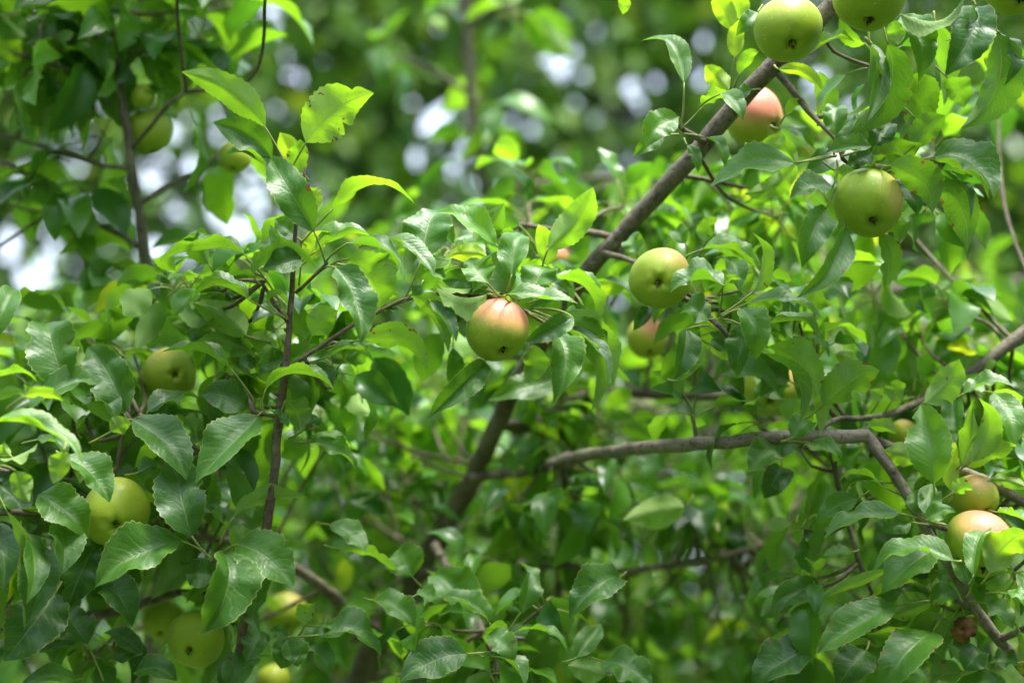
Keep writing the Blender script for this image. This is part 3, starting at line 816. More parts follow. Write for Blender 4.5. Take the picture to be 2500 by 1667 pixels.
# --- left edge (crop 7)
H('7', 462, 832, 312, 332, 350, 2, .03, 0, (500, 960), rn=.4, fold=.3, wave=.35)
H('7', 560, 720, 520, 480, 110, 165, 0, 2, None, rn=.9)
H('7', 862, 1025, 602, 540, 290, 8, -.05, 1, (940, 1120), rn=.3, fold=.25, wave=.5)
H('7', 205, 1005, 760, 772, 230, 8, .02, -2, (120, 1120), rn=.4, fold=.35, wave=.7)
H('7', -70, 520, 97, 100, 190, 8, -.05, -1, None, rn=.5, fold=.3)
H('7', 170, 905, 440, 930, 110, 155, .05, -14, (40, 1000), rn=1, y=.25)
H('7', -70, 1085, 600, 1305, 200, 40, .12, -14, None, rn=.9, fold=.5, wave=.3)
H('7', -60, 790, 262, 765, 130, 150, .08, -12, None, rn=.8)
H('7', -40, 940, 180, 870, 80, 150, .05, -12, None, rn=.9)
H('7', 245, 680, 340, 860, 110, 170, .05, 1, None, rn=.8)
H('7', 330, 760, 450, 850, 110, 10, .05, 1, None, rn=.4)
H('7', 1605, 712, 1132, 580, 190, -72, -.07, 1, (1780, 960), rn=.3, fold=.5, wave=.3)
H('7', 1722, 985, 1400, 892, 230, 2, -.02, 2, (1765, 1010), rn=.08, fold=.2, wave=.25)
H('7', 1790, 1042, 1356, 1512, 330, -4, .05, -1, (1830, 1010), rn=.4, fold=.28, wave=.3, curl=.05)
H('7', 922, 1065, 1300, 1470, 300, 10, .08, 0, (800, 1100), rn=.25, fold=.25, wave=.3)
H('7', 770, 1150, 912, 1080, 130, 165, .06, -1, (620, 1230), rn=.95)
H('7', 1030, 1010, 1440, 895, 200, 10, .08, 2, (1000, 1060), rn=.15, fold=.2, wave=.4)
H('7', 1110, 1100, 1440, 1010, 130, 40, .06, 3, None, rn=.3)
H('7', 600, 962, 782, 1092, 100, 170, .05, 0, None, rn=.9)
H('7', 620, 900, 820, 1040, 170, 12, .06, 1, None, rn=.2)
H('7', 700, 800, 760, 950, 90, 172, .05, 2, None, rn=1)
H('7', 800, 405, 432, 412, 140, 165, -.05, 15, None, rn=1)
H('7', 1440, 420, 1200, 400, 100, 168, -.05, 13, None, rn=1)
H('7', 1180, 200, 950, 380, 100, 60, -.1, 16, None, rn=.4)
H('7', 1745, 602, 1390, 500, 140, 166, -.05, 5, None, rn=.9)
H('7', 1932, 582, 1682, 492, 120, 168, -.05, 5, None, rn=.9)
H('7', 1740, 470, 1380, 260, 160, 170, -.05, 6, None, rn=.9)
H('7', 1975, 600, 1802, 752, 170, 8, .05, 3, None, rn=.5)
H('7', 1780, 690, 1660, 640, 90, 8, .05, 3, None, rn=.15)
H('7', 1988, 932, 2102, 1148, 190, 168, .05, -1, (1960, 1010), rn=.5)
H('7', 1900, 1010, 2010, 1110, 90, 10, .05, -1, None, rn=.4)
# --- lower left (crop 8)
H('8', 1190, 657, 1092, 165, 290, 2, .04, -3, (1318, 800), rn=.15, fold=.2, wave=.35, bites=True)
H('8', 1120, 682, 592, 972, 310, -6, -.02, -2, (1318, 800), rn=.45, fold=.3, wave=.45)
H('8', 1392, 772, 1302, 1232, 350, 28, .05, -3, (1340, 780), rn=.3, fold=.5, wave=.3, twist=10)
H('8', 1450, 538, 1905, 415, 150, 145, .02, -1, (1365, 705), rn=.8, fold=.35, wave=.5)
H('8', 1475, 705, 1825, 958, 300, 2, .03, -1, (1380, 760), rn=.45, fold=.2, wave=.4, bites=True)
H('8', 1560, 742, 1440, 590, 140, 172, .04, 0, (1500, 780), rn=.9)
H('8', 1610, 870, 1560, 1175, 190, 6, .03, 1, (1500, 790), rn=.3)
H('8', 1322, 905, 1150, 890, 190, 4, .0, 1, (1400, 880), rn=.08)
H('8', 240, 402, 542, 640, 270, -10, .06, -2, (310, 510, 3), rn=.55, fold=.3, wave=.3)
H('8', 402, 170, 685, 440, 220, 14, .10, -6, (350, 130), rn=.4, fold=.3, wave=.4)
H('8', 480, 200, 500, 310, 120, 170, .05, -4, None, rn=.9)
H('8', 305, 540, 385, 888, 220, 10, .10, -2, (290, 520), rn=.35, fold=.35, wave=.3)
H('8', 42, 505, 132, 1238, 140, 128, .06, -5, (-15, 390), rn=.6, fold=.4, wave=.4)
H('8', 205, 705, 182, 1178, 240, 8, .10, -2, (150, 600), rn=.2, fold=.25, wave=.3)
H('8', 130, 620, 190, 1050, 160, 30, .08, -3, None, rn=.25)
H('8', 345, 1010, 25, 1432, 320, 4, .05, 2, None, rn=.02, fold=.15)
H('8', 542, 1322, 380, 1092, 220, 4, .02, 2, (640, 1550), rn=.1, fold=.15)
H('8', 640, 962, 822, 1195, 210, 4, .04, 2, None, rn=.06, fold=.2)
H('8', 882, 1382, 642, 1252, 140, 8, -.06, 3, (680, 1430), rn=.06)
H('8', 700, 1420, 890, 1360, 130, 10, .06, 3, (680, 1430), rn=.06)
H('8', 842, 1500, 1100, 1560, 170, 6, .05, 2, None, rn=.1)
H('8', 465, 1545, 120, 1580, 130, 20, -.04, 1, None, rn=.2)
H('8', 0, 175, 235, 80, 130, -100, .0, -9, (-40, 190), rn=.7)
H('8', 100, 255, 185, 445, 150, 172, -.08, -12, (0, 220), rn=.8, fold=.5)
H('8', 395, 130, 330, 330, 130, 170, .0, -12, None, rn=.9, y=.1)
H('8', 0, 345, 152, 545, 210, 4, .08, 0, None, rn=.06)
H('8', -60, 580, 20, 990, 200, 6, .05, 1, None, rn=.06)
H('8', 600, 600, 590, 745, 120, 6, .05, 3, None, rn=.04)
H('8', 580, 720, 420, 1080, 260, 6, .0, 4, None, rn=.02)
H('8', 1782, 1282, 1672, 1240, 110, 8, .04, 3, None, rn=.4)
H('8', 1782, 1292, 1742, 1470, 170, 4, .03, 3, None, rn=.4)
H('8', 1610, 1245, 1530, 1425, 160, 8, .03, 4, None, rn=.2)
H('8', 1420, 1590, 1622, 1420, 190, 8, .04, 2, None, rn=.3)
H('8', 860, 262, 1012, 222, 130, 10, .06, 3, None, rn=.3)
H('8', 1310, 380, 1170, 540, 190, 6, .03, 3, None, rn=.2)
H('15', 470, 520, 560, 1080, 0.1, 8, 0, 0, None) if False else None
H('15', 215, 950, 480, 930, 90, -70, .05, -2, (420, 990), rn=.8)
H('15', 740, 180, 830, 40, 60, 165, .0, 1, None, rn=.7)
H('15', 345, 290, 650, 400, 190, 20, .12, -3, None, rn=.35)
H('15', 100, 440, 10, 330, 120, 150, 0, -8, None, rn=.9, y=.2)
# --- right edge (crops 9 and 10)
H('9', 1192, 1190, 1087, 557, 330, 4, -.03, -2, (1200, 1300), rn=.85, fold=.25, wave=.3, bites=True)
H('9', 1182, 1460, 1172, 1197, 170, 5, .03, -3, (1270, 1500), rn=.5)
H('9', 1092, 1422, 1042, 1252, 140, 5, .05, -1, (1240, 1500), rn=.45)
H('9', 1132, 1472, 1350, 1385, 150, 10, .06, -4, (1290, 1510), rn=.5)
H('9', 1068, 1030, 802, 945, 170, 168, -.06, 2, (1200, 1110), rn=1, y=.15)
H('9', 1332, 1252, 1342, 842, 130, 174, .02, 2, (1310, 1330), rn=1, y=.3)
H('9', 1420, 1042, 1820, 895, 240, 172, -.04, 3, (1400, 1110), rn=1, y=.1)
H('9', 1412, 1032, 1492, 552, 150, 150, -.08, 1, None, rn=.7, fold=.5)
H('9', 1482, 1022, 1582, 522, 200, -152, -.13, 2, None, rn=.8, fold=.4, wave=.2)
H('9', 1382, 812, 1342, 482, 170, 6, .04, 3, None, rn=.45)
H('9', 1422, 502, 1792, 430, 200, 38, .10, 4, None, rn=.5)
H('9', 1122, 572, 1390, 242, 240, -142, -.05, 5, None, rn=.8)
H('9', 1650, 500, 1812, 890, 230, 8, .08, 5, None, rn=.6)
H('9', 752, 1172, 467, 1165, 140, -50, -.05, 2, (900, 1180), rn=.8)
H('9', 812, 1222, 512, 1202, 110, -30, .03, 2, (1000, 1300), rn=.6)
H('9', 1900, 1222, 1602, 1165, 110, 165, -.05, 2, None, rn=1)
H('9', 1342, 1262, 1492, 1232, 140, 170, .10, -4, None, rn=.9, bites=True)
H('9', 110, 840, 290, 720, 200, 8, .05, 1, (20, 870), rn=.6)
H('9', 250, 880, 490, 1000, 130, 8, .06, 1, (20, 870), rn=.6)
H('9', 690, 760, 905, 800, 150, 165, .05, 4, None, rn=.8)
H('9', 870, 560, 960, 410, 150, 170, .0, 6, None, rn=.7)
H('9', 770, 560, 800, 460, 130, 170, .0, 7, None, rn=.9)
H('9', 620, 290, 430, 210, 120, 160, -.1, 7, None, rn=1, y=.2)
H('10', 990, 176, 372, 378, 250, -22, -.07, -1, (1300, 275), rn=.4, fold=.3, wave=.35)
H('10', 1085, 250, 850, 330, 190, 10, -.03, 1, (1300, 285), rn=.5)
H('10', 652, 52, 312, 242, 180, 15, -.06, 3, None, rn=.5)
H('10', 1432, 565, 770, 560, 300, -24, -.12, -7, None, rn=.55, fold=.35, wave=.5)
H('10', 1288, 480, 842, 828, 330, -2, .02, 0, (1380, 420), rn=.5, fold=.12, wave=.2)
H('10', 960, 936, 322, 1330, 320, -4, .0, -1, (1260, 890), rn=.4, fold=.28, wave=.35)
H('10', 1262, 1152, 830, 1650, 370, 2, .02, -1, (1372, 950), rn=.4, fold=.15, wave=.25)
H('10', 1480, 860, 1236, 890, 210, 4, -.02, -2, (1510, 900), rn=.35)
H('10', 905, 640, 272, 902, 100, 172, .03, 1, None, rn=.95, fold=.3, wave=.1)
H('10', 1255, 905, 895, 990, 250, 176, .06, 2, (1480, 880), rn=.4)
H('10', 1715, 918, 1930, 1105, 215, 6, .03, -1, (1560, 900), rn=.55)
H('10', 1532, 1462, 1692, 1300, 220, 4, .0, 0, None, rn=.1)
H('10', 1962, 1402, 1730, 1390, 210, 4, .0, 0, None, rn=.15)
H('10', 1890, 1610, 1430, 1600, 230, 5, -.06, -1, None, rn=.3)
H('10', 1512, 1482, 1222, 1590, 200, 176, -.05, 2, None, rn=.3)
H('10', 1412, 1062, 1302, 1292, 190, 174, .02, 1, (1500, 920), rn=.4)
H('10', 1738, 662, 2060, 320, 290, 176, .05, -4, (1660, 760), rn=1, y=.1, fold=.15)
H('10', 1602, 682, 1762, 302, 200, 14, .03, -6, (1560, 760), rn=.7)
H('10', 1852, 832, 1782, 690, 210, 174, .03, 0, None, rn=1)
H('10', 1862, 832, 2020, 900, 150, 20, .06, -2, (1690, 830), rn=.8)
H('10', 1582, 780, 1442, 520, 180, 12, -.05, -3, (1540, 860), rn=.5)
H('10', 1790, 168, 2035, 262, 200, 50, .08, 1, None, rn=.7)
H('10', 372, 770, -30, 1030, 240, -8, -.05, 6, None, rn=.4)
H('10', 312, 1310, 0, 1340, 210, 6, -.04, 4, None, rn=.02)
H('10', 722, 1300, 480, 1600, 300, 6, .0, 4, None, rn=.02)
H('10', 602, 492, 362, 520, 120, -30, .0, 4, None, rn=.6)
H('10', 1982, 1150, 1962, 1402, 110, 150, .05, -1, None, rn=.7)
H('10', 2000, 700, 1990, 960, 160, 6, .05, 2, None, rn=.15)
H('10', 1560, 1290, 1440, 1220, 150, 6, .05, 3, None, rn=.1)
# --- softer leaves of the lower middle (crops 11 and 12)
H('11', 132, 192, 412, 345, 150, 62, .08, 3, None, rn=.8, fold=.5)
H('11', 132, 176, 388, 228, 90, 60, .05, 4, None, rn=.8)
H('11', 90, 122, 192, 40, 130, 8, .03, 1, None, rn=.2)
H('11', 245, 660, 452, 820, 150, 15, .1, 7, None, rn=.5)
H('11', 302, 802, 640, 942, 120, 150, .08, 7, None, rn=.9)
H('11', 720, 955, 640, 790, 210, 8, .03, 9, None, rn=.6)
H('11', 1100, 1162, 842, 898, 260, 8, .03, 8, None, rn=.6)
H('11', 1162, 1222, 882, 1072, 170, -62, -.08, 5, (1210, 1280), rn=.6, fold=.5)
H('11', 742, 1062, 872, 1102, 130, 20, .06, 5, (610, 1180), rn=.7)
H('11', 180, 1292, 552, 1352, 230, 18, .10, 3, (0, 1305), rn=.2, fold=.3)
H('11', 505, 1095, 742, 1255, 170, 10, .03, 6, None, rn=.6)
H('11', 1032, 1400, 652, 1542, 230, 4, -.06, 2, (1165, 1390), rn=.06, fold=.15)
H('11', 1342, 1162, 1352, 852, 130, -35, -.03, 7, (1250, 1292), rn=.4)
H('11', 1322, 1272, 1622, 1342, 130, 50, .10, 4, (1260, 1320), rn=.7)
H('11', 1150, 1290, 1310, 1420, 150, 10, .05, 4, None, rn=.6)
H('11', 1130, 1420, 1380, 1560, 170, 40, .10, 3, None, rn=.5, fold=.5)
H('11', 10, 1330, 60, 1470, 150, 8, .05, 3, None, rn=.4)
H('11', 130, 1360, 250, 1500, 150, 8, .05, 4, None, rn=.2)
H('11', 105, 1230, 150, 1100, 110, 165, .03, 4, None, rn=.8)
H('11', 190, 1240, 280, 1260, 70, 10, .03, 4, None, rn=.9)
H('12', 500, 960, 212, 1190, 230, 4, -.02, 4, (540, 930), rn=.15, fold=.35)
H('12', 252, 1422, 392, 1228, 140, 8, -.03, 3, None, rn=.4)
H('12', 422, 1522, 202, 1470, 150, 150, -.06, 2, None, rn=.8)
H('12', 402, 1442, 690, 1580, 200, 8, .06, 2, None, rn=.3)
H('12', 870, 562, 522, 632, 180, 160, -.05, 16, None, rn=1)
H('12', 1400, 192, 1242, 360, 170, 8, .03, 5, None, rn=.55)
H('12', 1430, 330, 1330, 500, 160, 8, .05, 6, None, rn=.05)
H('12', 1645, 1000, 1372, 1192, 160, 8, -.04, 6, None, rn=.45)
H('12', 1622, 1372, 1262, 1580, 240, 4, -.05, 3, None, rn=.02)
H('3', 1100, 1180 + 60, 900 - 300, 1390, 200, 8, .03, 17, None, rn=.5)

# --- whorls farther back on the same tree
def field(tree, n, x0, x1, y0, y1, d0, d1, leaves=(7, 13), size=0.064, nu=12, nh=2, avoid=(), power=1.0, yl=0.02):
    for _ in range(n):
        for _try in range(30):
            px, py = rng.uniform(x0, x1), rng.uniform(y0, y1)
            d = d0 + (d1 - d0) * rng.random() ** power
            if not any(((px - a) / ra) ** 2 + ((py - b) / rb) ** 2 < 1 for a, b, ra, rb in avoid): break
        rosette(tree, at(px, py, d), int(rng.integers(*leaves)), size, nu=nu, nh=nh, y=yl)

# ================================================================== apples
def apple(px, py, dpx, cx, cy, cm, blush, bdir, tone, label, hfac=0.94, stem=True, sd=None):
    """px,py centre and dpx diameter in the photo; cx,cy where its calyx shows"""
    r = np.random.default_rng(int(px * 7 + py) if sd is None else sd)
    c = at(px, py, cm); R = dpx * pxm(cm) * 0.5
    ox, oy = (cx - px) / (dpx / 2), (cy - py) / (dpx / 2)
    q = math.hypot(ox, oy)
    if q > 0.93: ox, oy, q = ox / q * .93, oy / q * .93, .93
    v = unit(CAM - c)
    rt = unit(np.cross(UP, v)); upv = np.cross(v, rt)
    down = unit(rt * ox - upv * oy + v * math.sqrt(max(0, 1 - q * q)))     # stem -> calyx
    z = -down
    x = unit(np.cross(z, v + 0.01)); yv = np.cross(z, x)
    nr, ns = 34, 40
    V, F = [], []
    ph = r.uniform(0, 6.28); lx, ly = r.uniform(-1, 1, 2)
    for i in range(nr + 1):
        th = math.pi * i / nr
        rr = math.sin(th) ** 0.93 if 0 < i < nr else 0.0
        zz = math.cos(th)
        # shoulder dimple and calyx basin
        h = zz * hfac
        h -= 0.34 * math.exp(-(rr / 0.22) ** 2) if zz > 0 else 0
        h += 0.26 * math.exp(-(rr / 0.17) ** 2) if zz < 0 else 0
        taper = 1.0 - 0.055 * max(0, -zz) + 0.02 * zz
        for s in range(ns):
            a = 2 * math.pi * s / ns
            lob = 1 + 0.028 * math.cos(5 * a + ph) * (0.5 - 0.5 * zz) ** 2 + 0.026 * math.cos(2 * a + ph * 2) + 0.016 * math.cos(3 * a - ph)
            hl = h + (0.02 * math.cos(5 * a + ph) * math.exp(-((rr - .35) / .2) ** 2) if zz < 0 else 0)
            V.append((R * (rr * taper * lob * math.cos(a) + .05 * lx * zz), R * (rr * taper * lob * math.sin(a) + .05 * ly * zz), R * (hl + .05 * lx * rr * math.cos(a + ph))))
    for i in range(nr):
        for s in range(ns):
            s2 = (s + 1) % ns
            if i == 0: F.append((0, ns + s, ns + s2))
            elif i == nr - 1: F.append((i * ns + s, (i + 1) * ns, i * ns + s2))
            else: F.append((i * ns + s, (i + 1) * ns + s, (i + 1) * ns + s2, i * ns + s2))
    from mathutils import Matrix
    M = Matrix(((x[0], yv[0], z[0], c[0]), (x[1], yv[1], z[1], c[1]), (x[2], yv[2], z[2], c[2]), (0, 0, 0, 1)))
    o = mesh_obj('apple', V, F, SKIN)
    o.matrix_world = M
    bw = unit(rt * bdir[0] + upv * bdir[1] + v * bdir[2])
    o['blush'] = float(blush); o['tone'] = float(tone)
    o['blush_dir'] = [float(bw @ x), float(bw @ yv), float(bw @ z)]
    tag(o, label, 'apple', 'apples hanging on the trees')
    bpy.context.view_layer.update()
    # calyx: a dry cup with five withered sepals
    V, F = [], []
    zb = -R * hfac + 0.24 * R
    for s in range(5):
        a = 2 * math.pi * s / 5 + ph
        ca, sa = math.cos(a), math.sin(a)
        cp, sp = -sa, ca
        o0 = len(V)
        L = R * r.uniform(0.20, 0.30); W_ = R * 0.06
        lean = r.uniform(-0.35, 0.35)
        for k, (dl, ww) in enumerate(((0, 1), (0.5, 0.8), (1.0, 0.12))):
            rad = R * 0.075 + L * dl * lean
            zz = zb - 0.004 * R - L * dl * 0.85
            for g in (-1, 0, 1):
                V.append((ca * rad + cp * W_ * ww * g, sa * rad + sp * W_ * ww * g, zz + (0.015 * R if g == 0 else 0)))
        for k in range(2):
            for g in range(2):
                q0 = o0 + k * 3 + g
                F.append((q0, q0 + 1, q0 + 4, q0 + 3))
    o0 = len(V)
    V.append((0, 0, zb + 0.02 * R))
    for s in range(10):
        a = 2 * math.pi * s / 10
        V.append((R * 0.10 * math.cos(a), R * 0.10 * math.sin(a), zb - 0.012 * R))
    F += [(o0, o0 + 1 + s, o0 + 1 + (s + 1) % 10) for s in range(10)]
    ca_ = mesh_obj('calyx', V, F, CALYX); ca_.parent = o
    if stem:
        hh = R * (hfac - 0.34)
        P, Rr = catmull([(0, 0, hh - 0.002), (0.002, 0.001, hh + R * 0.35), (0.006, 0.002, hh + R * 0.78)], [0.0013, 0.0012, 0.0017], 0.003)
        v_, f_ = tube(P, Rr, 7, 0.03)
        st = mesh_obj('stem', v_, f_, PETI); st.parent = o
    return o

apple(1214, 806, 157, 1231, 862, 0, .92, (.3, .93, .2), .15, 'round green apple with a pink blushed top, centre of the picture', .97)
apple(1924, 73, 166, 1938, 112, -1, .30, (-.1, .95, .3), .1, 'large green apple in front of the upper end of the grey limb')
apple(1842, 288, 148, 1896, 312, 14, .95, (.2, .8, .5), .35, 'pinkish orange apple half hidden behind the grey limb', .95)
apple(2120, 496, 170, 2131, 547, 0, .36, (.85, .25, .35), .0, 'dull green apple with brownish right cheek below drooping leaves')
apple(1612, 680, 152, 1605, 692, 2, .40, (.6, .7, .3), .3, 'pale green apple with calyx facing the viewer, tucked behind a glossy leaf', .97)
apple(2124, -12, 186, 2124, 60, -6, .15, (.2, .9, .3), .0, 'shaded green apple cut off by the top edge, left of the dark curled leaf')
apple(2478, -42, 160, 2494, 6, -3, .2, (.2, .9, .3), .05, 'green apple at the top corner, only its base in view')
apple(283, 1250, 164, 285, 1284, 2, .12, (.2, .9, .3), .35, 'bright green apple among dark leaves with a leaf tip over its top', .98)
apple(478, 1560, 140, 460, 1592, 8, .05, (.2, .9, .3), .2, 'plain green apple low in the shade beneath the folded leaf', .97)
apple(415, 912, 130, 431, 911, 14, .30, (-.4, .85, .3), .5, 'blurred yellow green apple with its calyx end towards the viewer', .9)
apple(364, 322, 112, 372, 375, 29.5, .05, (.3, .8, .3), .3, 'blurred green apple behind the thin upright stem of the left tree', 1.0)
apple(347, 236, 58, 372, 245, 27, .1, (.3, .8, .3), .6, 'small blurred green fruitlet above the apple behind the thin stem')
apple(572, 384, 80, 566, 415, 26, .2, (.2, .9, .3), .6, 'small blurred yellowish apple behind the leaves of the upright shoot')
apple(2382, 1212, 112, 2410, 1250, 4, .46, (.2, .8, .5), .6, 'yellow apple with brown specks just above the blushed apple')
apple(2392, 1327, 165, 2400, 1398, 0, .82, (.45, .8, .45), .1, 'big apple with peach pink shoulder at the right, partly behind bright leaves', .97)
apple(1580, 826, 104, 1588, 865, 30, .75, (.4, .8, .4), 1.0, 'blurred peach apple seen below the pale green apple')
apple(1880, 948, 145, 1880, 985, 26, .45, (.7, .6, .3), .5, 'blurred yellow green apple behind the dark curved leaf')
apple(1357, 632, 66, 1362, 655, 30, .85, (.2, .9, .3), .5, 'small orange patch of an apple beside the limb, left of it')
apple(2206, 1062, 76, 2216, 1085, 16, .35, (.2, .9, .3), 1.0, 'pale yellow fruitlet behind the bend of the horizontal branch')
apple(398, 1512, 105, 390, 1550, 30, .05, (.2, .9, .3), .3, 'blurred green apple just left of the shaded low apple')
apple(697, 1497, 104, 700, 1535, 42, .30, (.4, .8, .3), .4, 'blurred pale apple low beside the upright shoot')
apple(668, 1660, 82, 670, 1690, 30, .15, (.3, .8, .3), .6, 'yellowish apple at the bottom edge left of the thick trunk')
apple(728, 1150, 62, 732, 1172, 62, .50, (.3, .8, .3), .9, 'tiny pale pink apple right of the upright shoot')
apple(2372, 1517, 34, 2368, 1528, 3, .05, (.3, .8, .3), .5, 'tiny green fruitlet beside the shrivelled brown one', stem=False)
apple(2512, 1608, 80, 2500, 1630, 2, .2, (-.3, .8, .3), .8, 'sliver of a yellow green apple at the lower right edge')

def brown_fruit():
    c = at(2352, 1536, 0); R = 24 * pxm(0)
    r = np.random.default_rng(3)
    V, F = [], []
    nr, ns = 12, 18
    for i in range(nr + 1):
        th = math.pi * i / nr
        for s in range(ns):
            a = 2 * math.pi * s / ns
            k = 1 + .32 * math.sin(3 * a + 2 * th) + .24 * math.sin(7 * a + th * 3) + .1 * math.sin(5 * th + 2 * a) - (.85 * math.exp(-((th - 1.5) / .5) ** 2 - ((a - 4.7) / .9) ** 2))
            V.append((R * k * math.sin(th) * math.cos(a), R * k * math.sin(th) * math.sin(a), R * 0.9 * k * math.cos(th)))
    for i in range(nr):
        for s in range(ns):
            F.append((i * ns + s, (i + 1) * ns + s, (i + 1) * ns + (s + 1) % ns, i * ns + (s + 1) % ns))
    o = mesh_obj('fruitlet', V, F, ROT); o.location = c
    tag(o, 'shrivelled rotten brown fruitlet hanging under the lower right spur', 'fruitlet')
    P, Rr = catmull([(0, 0, R * .8), (.002, .004, R * 2), (.001, .008, R * 3.4)], [.0012, .0010, .0013], .003)
    v_, f_ = tube(P, Rr, 6); st = mesh_obj('stem', v_, f_, PETI); st.parent = o
brown_fruit()

# whorls of the front tree behind the focused leaves
OPEN = [(1600, 1370, 90, 60), (2120, 860, 110, 80), (1020, 330, 200, 160), (1575, 830, 110, 100), (415, 912, 110, 110), (697, 1497, 90, 90), (398, 1512, 90, 90),
        (668, 1650, 90, 90), (732, 1150, 80, 80), (2206, 1062, 70, 70), (1150, 1160, 70, 100), (1060, 1330, 70, 90), (870, 1640, 80, 70), (811, 1160, 50, 50)]
field(A, 20, 0, 720, 820, 1680, 5, 14, leaves=(6, 10), size=.055, avoid=OPEN, yl=0)
field(A, 12, 420, 1000, 640, 950, 4, 14, leaves=(6, 10), size=.052, avoid=OPEN, yl=0)
field(A, 7, 1060, 1420, 560, 900, 5, 14, leaves=(6, 9), size=.052, avoid=OPEN, yl=0)
field(A, 9, 1640, 2000, 600, 1060, 5, 14, leaves=(6, 9), size=.055, avoid=OPEN, yl=0)
field(A, 16, 1900, 2520, 1050, 1680, 5, 14, leaves=(6, 10), size=.055, avoid=OPEN, yl=0)
field(A, 5, 1960, 2350, 150, 560, 5, 12, leaves=(5, 8), size=.055, yl=0)
field(A, 8, 700, 1500, 1430, 1700, 6, 18, leaves=(6, 10), size=.058, avoid=OPEN, yl=0)
field(A, 42, 0, 700, 760, 1660, 10, 45, avoid=OPEN)
field(A, 16, 750, 1500, 900, 1500, 20, 45, leaves=(6, 10), size=.055, avoid=OPEN, yl=0)
field(A, 56, 700, 1450, 880, 1700, 34, 92, avoid=OPEN)
field(A, 14, 2000, 2500, 1000, 1700, 12, 40, avoid=OPEN)
field(A, 38, 1380, 2200, 950, 1700, 40, 95, avoid=OPEN)
field(A, 20, 1280, 1950, 430, 900, 18, 50, avoid=OPEN)
field(A, 16, 2000, 2550, 650, 1000, 14, 45, avoid=OPEN)
field(A, 4, 1900, 2500, 150, 600, 18, 40, avoid=OPEN)
field(A, 5, 400, 1000, 700, 900, 12, 35, avoid=OPEN)
finish(A)

# ================================================================== the tree at the left, a little behind
B_ = Tree((-0.78, 2.0, 0.0), 'apple tree with thin dark upright stem standing behind at the left')
B_.branch([(212, -60, 26, 15), (225, 50, 26, 17), (268, 150, 26, 19), (290, 220, 26, 20), (312, 330, 26, 21), (325, 430, 26, 23), (340, 520, 27, 24),
           (355, 620, 28, 26), (372, 720, 30, 28), (378, 900, 34, 32), (370, 1200, 42, 38), (340, 1700, 50, 44)],
          world=[(-0.75, 1.98, 0.7, 0.024), (-0.78, 2.0, -0.02, 0.035)], bud=.12)
B_.branch([(320, 412, 26, 14), (240, 400, 27, 12), (140, 370, 28, 11), (60, 345, 30, 9), (-40, 320, 32, 8)], 'twig', BARK)
B_.branch([(347, 495, 27, 15), (420, 447, 29, 14), (490, 413, 31, 12), (560, 350, 33, 9)], 'twig', BARK)
B_.branch([(340, 602, 28, 15), (270, 560, 29, 14), (190, 530, 31, 10), (130, 515, 32, 7)], 'twig', BARK)
B_.branch([(322, 365, 26, 11), (370, 305, 24, 10), (420, 250, 23, 9), (455, 225, 23, 7)], 'twig', BARK)
B_.branch([(272, 260, 26, 10), (200, 190, 25, 9), (140, 160, 25, 7)], 'twig', BARK)
B_.branch([(95, 455, 28, 10), (40, 410, 28, 10), (-50, 380, 30, 10)], 'twig', BARK)
B_.branch([(300, 220, 26, 12), (275, 100, 28, 12), (250, -60, 30, 10)], 'twig', BARK)
OPENB = [(150, 290, 75, 85), (130, 400, 90, 60), (430, 330, 70, 90), (400, 520, 60, 60), (590, 560, 110, 90), (60, 620, 110, 90), (500, 470, 60, 60)]
for px, py, cm, n in [(140, 160, 25, 8), (155, 505, 31, 8), (450, 225, 24, 6), (250, 60, 27, 7), (280, 110, 26, 6), (330, 80, 30, 7), (420, 60, 30, 7), (100, 60, 28, 7), (30, 130, 28, 7),
                      (560, 350, 33, 5), (300, 190, 27, 5), (490, 90, 34, 6), (540, 140, 33, 6), (200, 0, 30, 6), (40, 250, 30, 6), (20, 20, 32, 6), (560, 20, 36, 5), (350, 0, 34, 6), (460, 20, 33, 6), (230, 130, 25, 6), (250, 330, 29, 5), (100, 120, 27, 7), (200, 470, 31, 5), (400, 130, 30, 6), (520, 210, 32, 5), (330, 660, 30, 6), (60, 190, 29, 6), (20, 500, 31, 5)]:
    rosette(B_, at(px, py, cm), n, 0.082, nu=16, nh=2)
field(B_, 14, -100, 560, 650, 1100, 30, 75, avoid=[])
B_.branch3([at(212, -60, 26), at(200, -300, 25), at(210, -600, 24)], [.005, .004, .003])
field(B_, 34, -350, 650, -650, -60, 0, 70, leaves=(7, 10), size=.085)
finish(B_, mat=MIDLEAF)

# ================================================================== a third tree, well out of focus
C_ = Tree((0.05, 2.75, 0.0), 'out of focus apple tree in the middle distance with a bare grey leader')
C_.branch([(1138, -120, 95, 22), (1141, 60, 95, 24), (1148, 200, 95, 26), (1160, 340, 95, 27), (1190, 470, 97, 28), (1225, 620, 100, 32), (1240, 900, 108, 44), (1250, 1300, 118, 60)],
          world=[(0.04, 2.72, 0.8, 0.04), (0.05, 2.75, -0.02, 0.06)], sides=10)
C_.branch([(1190, 470, 97, 20), (1500, 430, 80, 16), (1800, 420, 70, 12), (2200, 520, 80, 9)])
C_.branch([(1225, 620, 100, 24), (1700, 640, 90, 20), (2100, 700, 85, 16), (2500, 680, 95, 12)])
C_.branch([(1240, 850, 107, 30), (1600, 1000, 100, 24), (2000, 1150, 95, 18), (2500, 1250, 95, 12)])
C_.branch([(1240, 900, 108, 30), (900, 800, 100, 24), (500, 850, 100, 18), (50, 800, 105, 12)])
C_.branch([(1245, 1100, 112, 34), (900, 1100, 100, 24), (450, 1200, 95, 18), (-50, 1250, 95, 12)])
C_.branch([(1150, 230, 95, 14), (1050, 170, 98, 10), (940, 130, 105, 7)], 'twig', BARK)
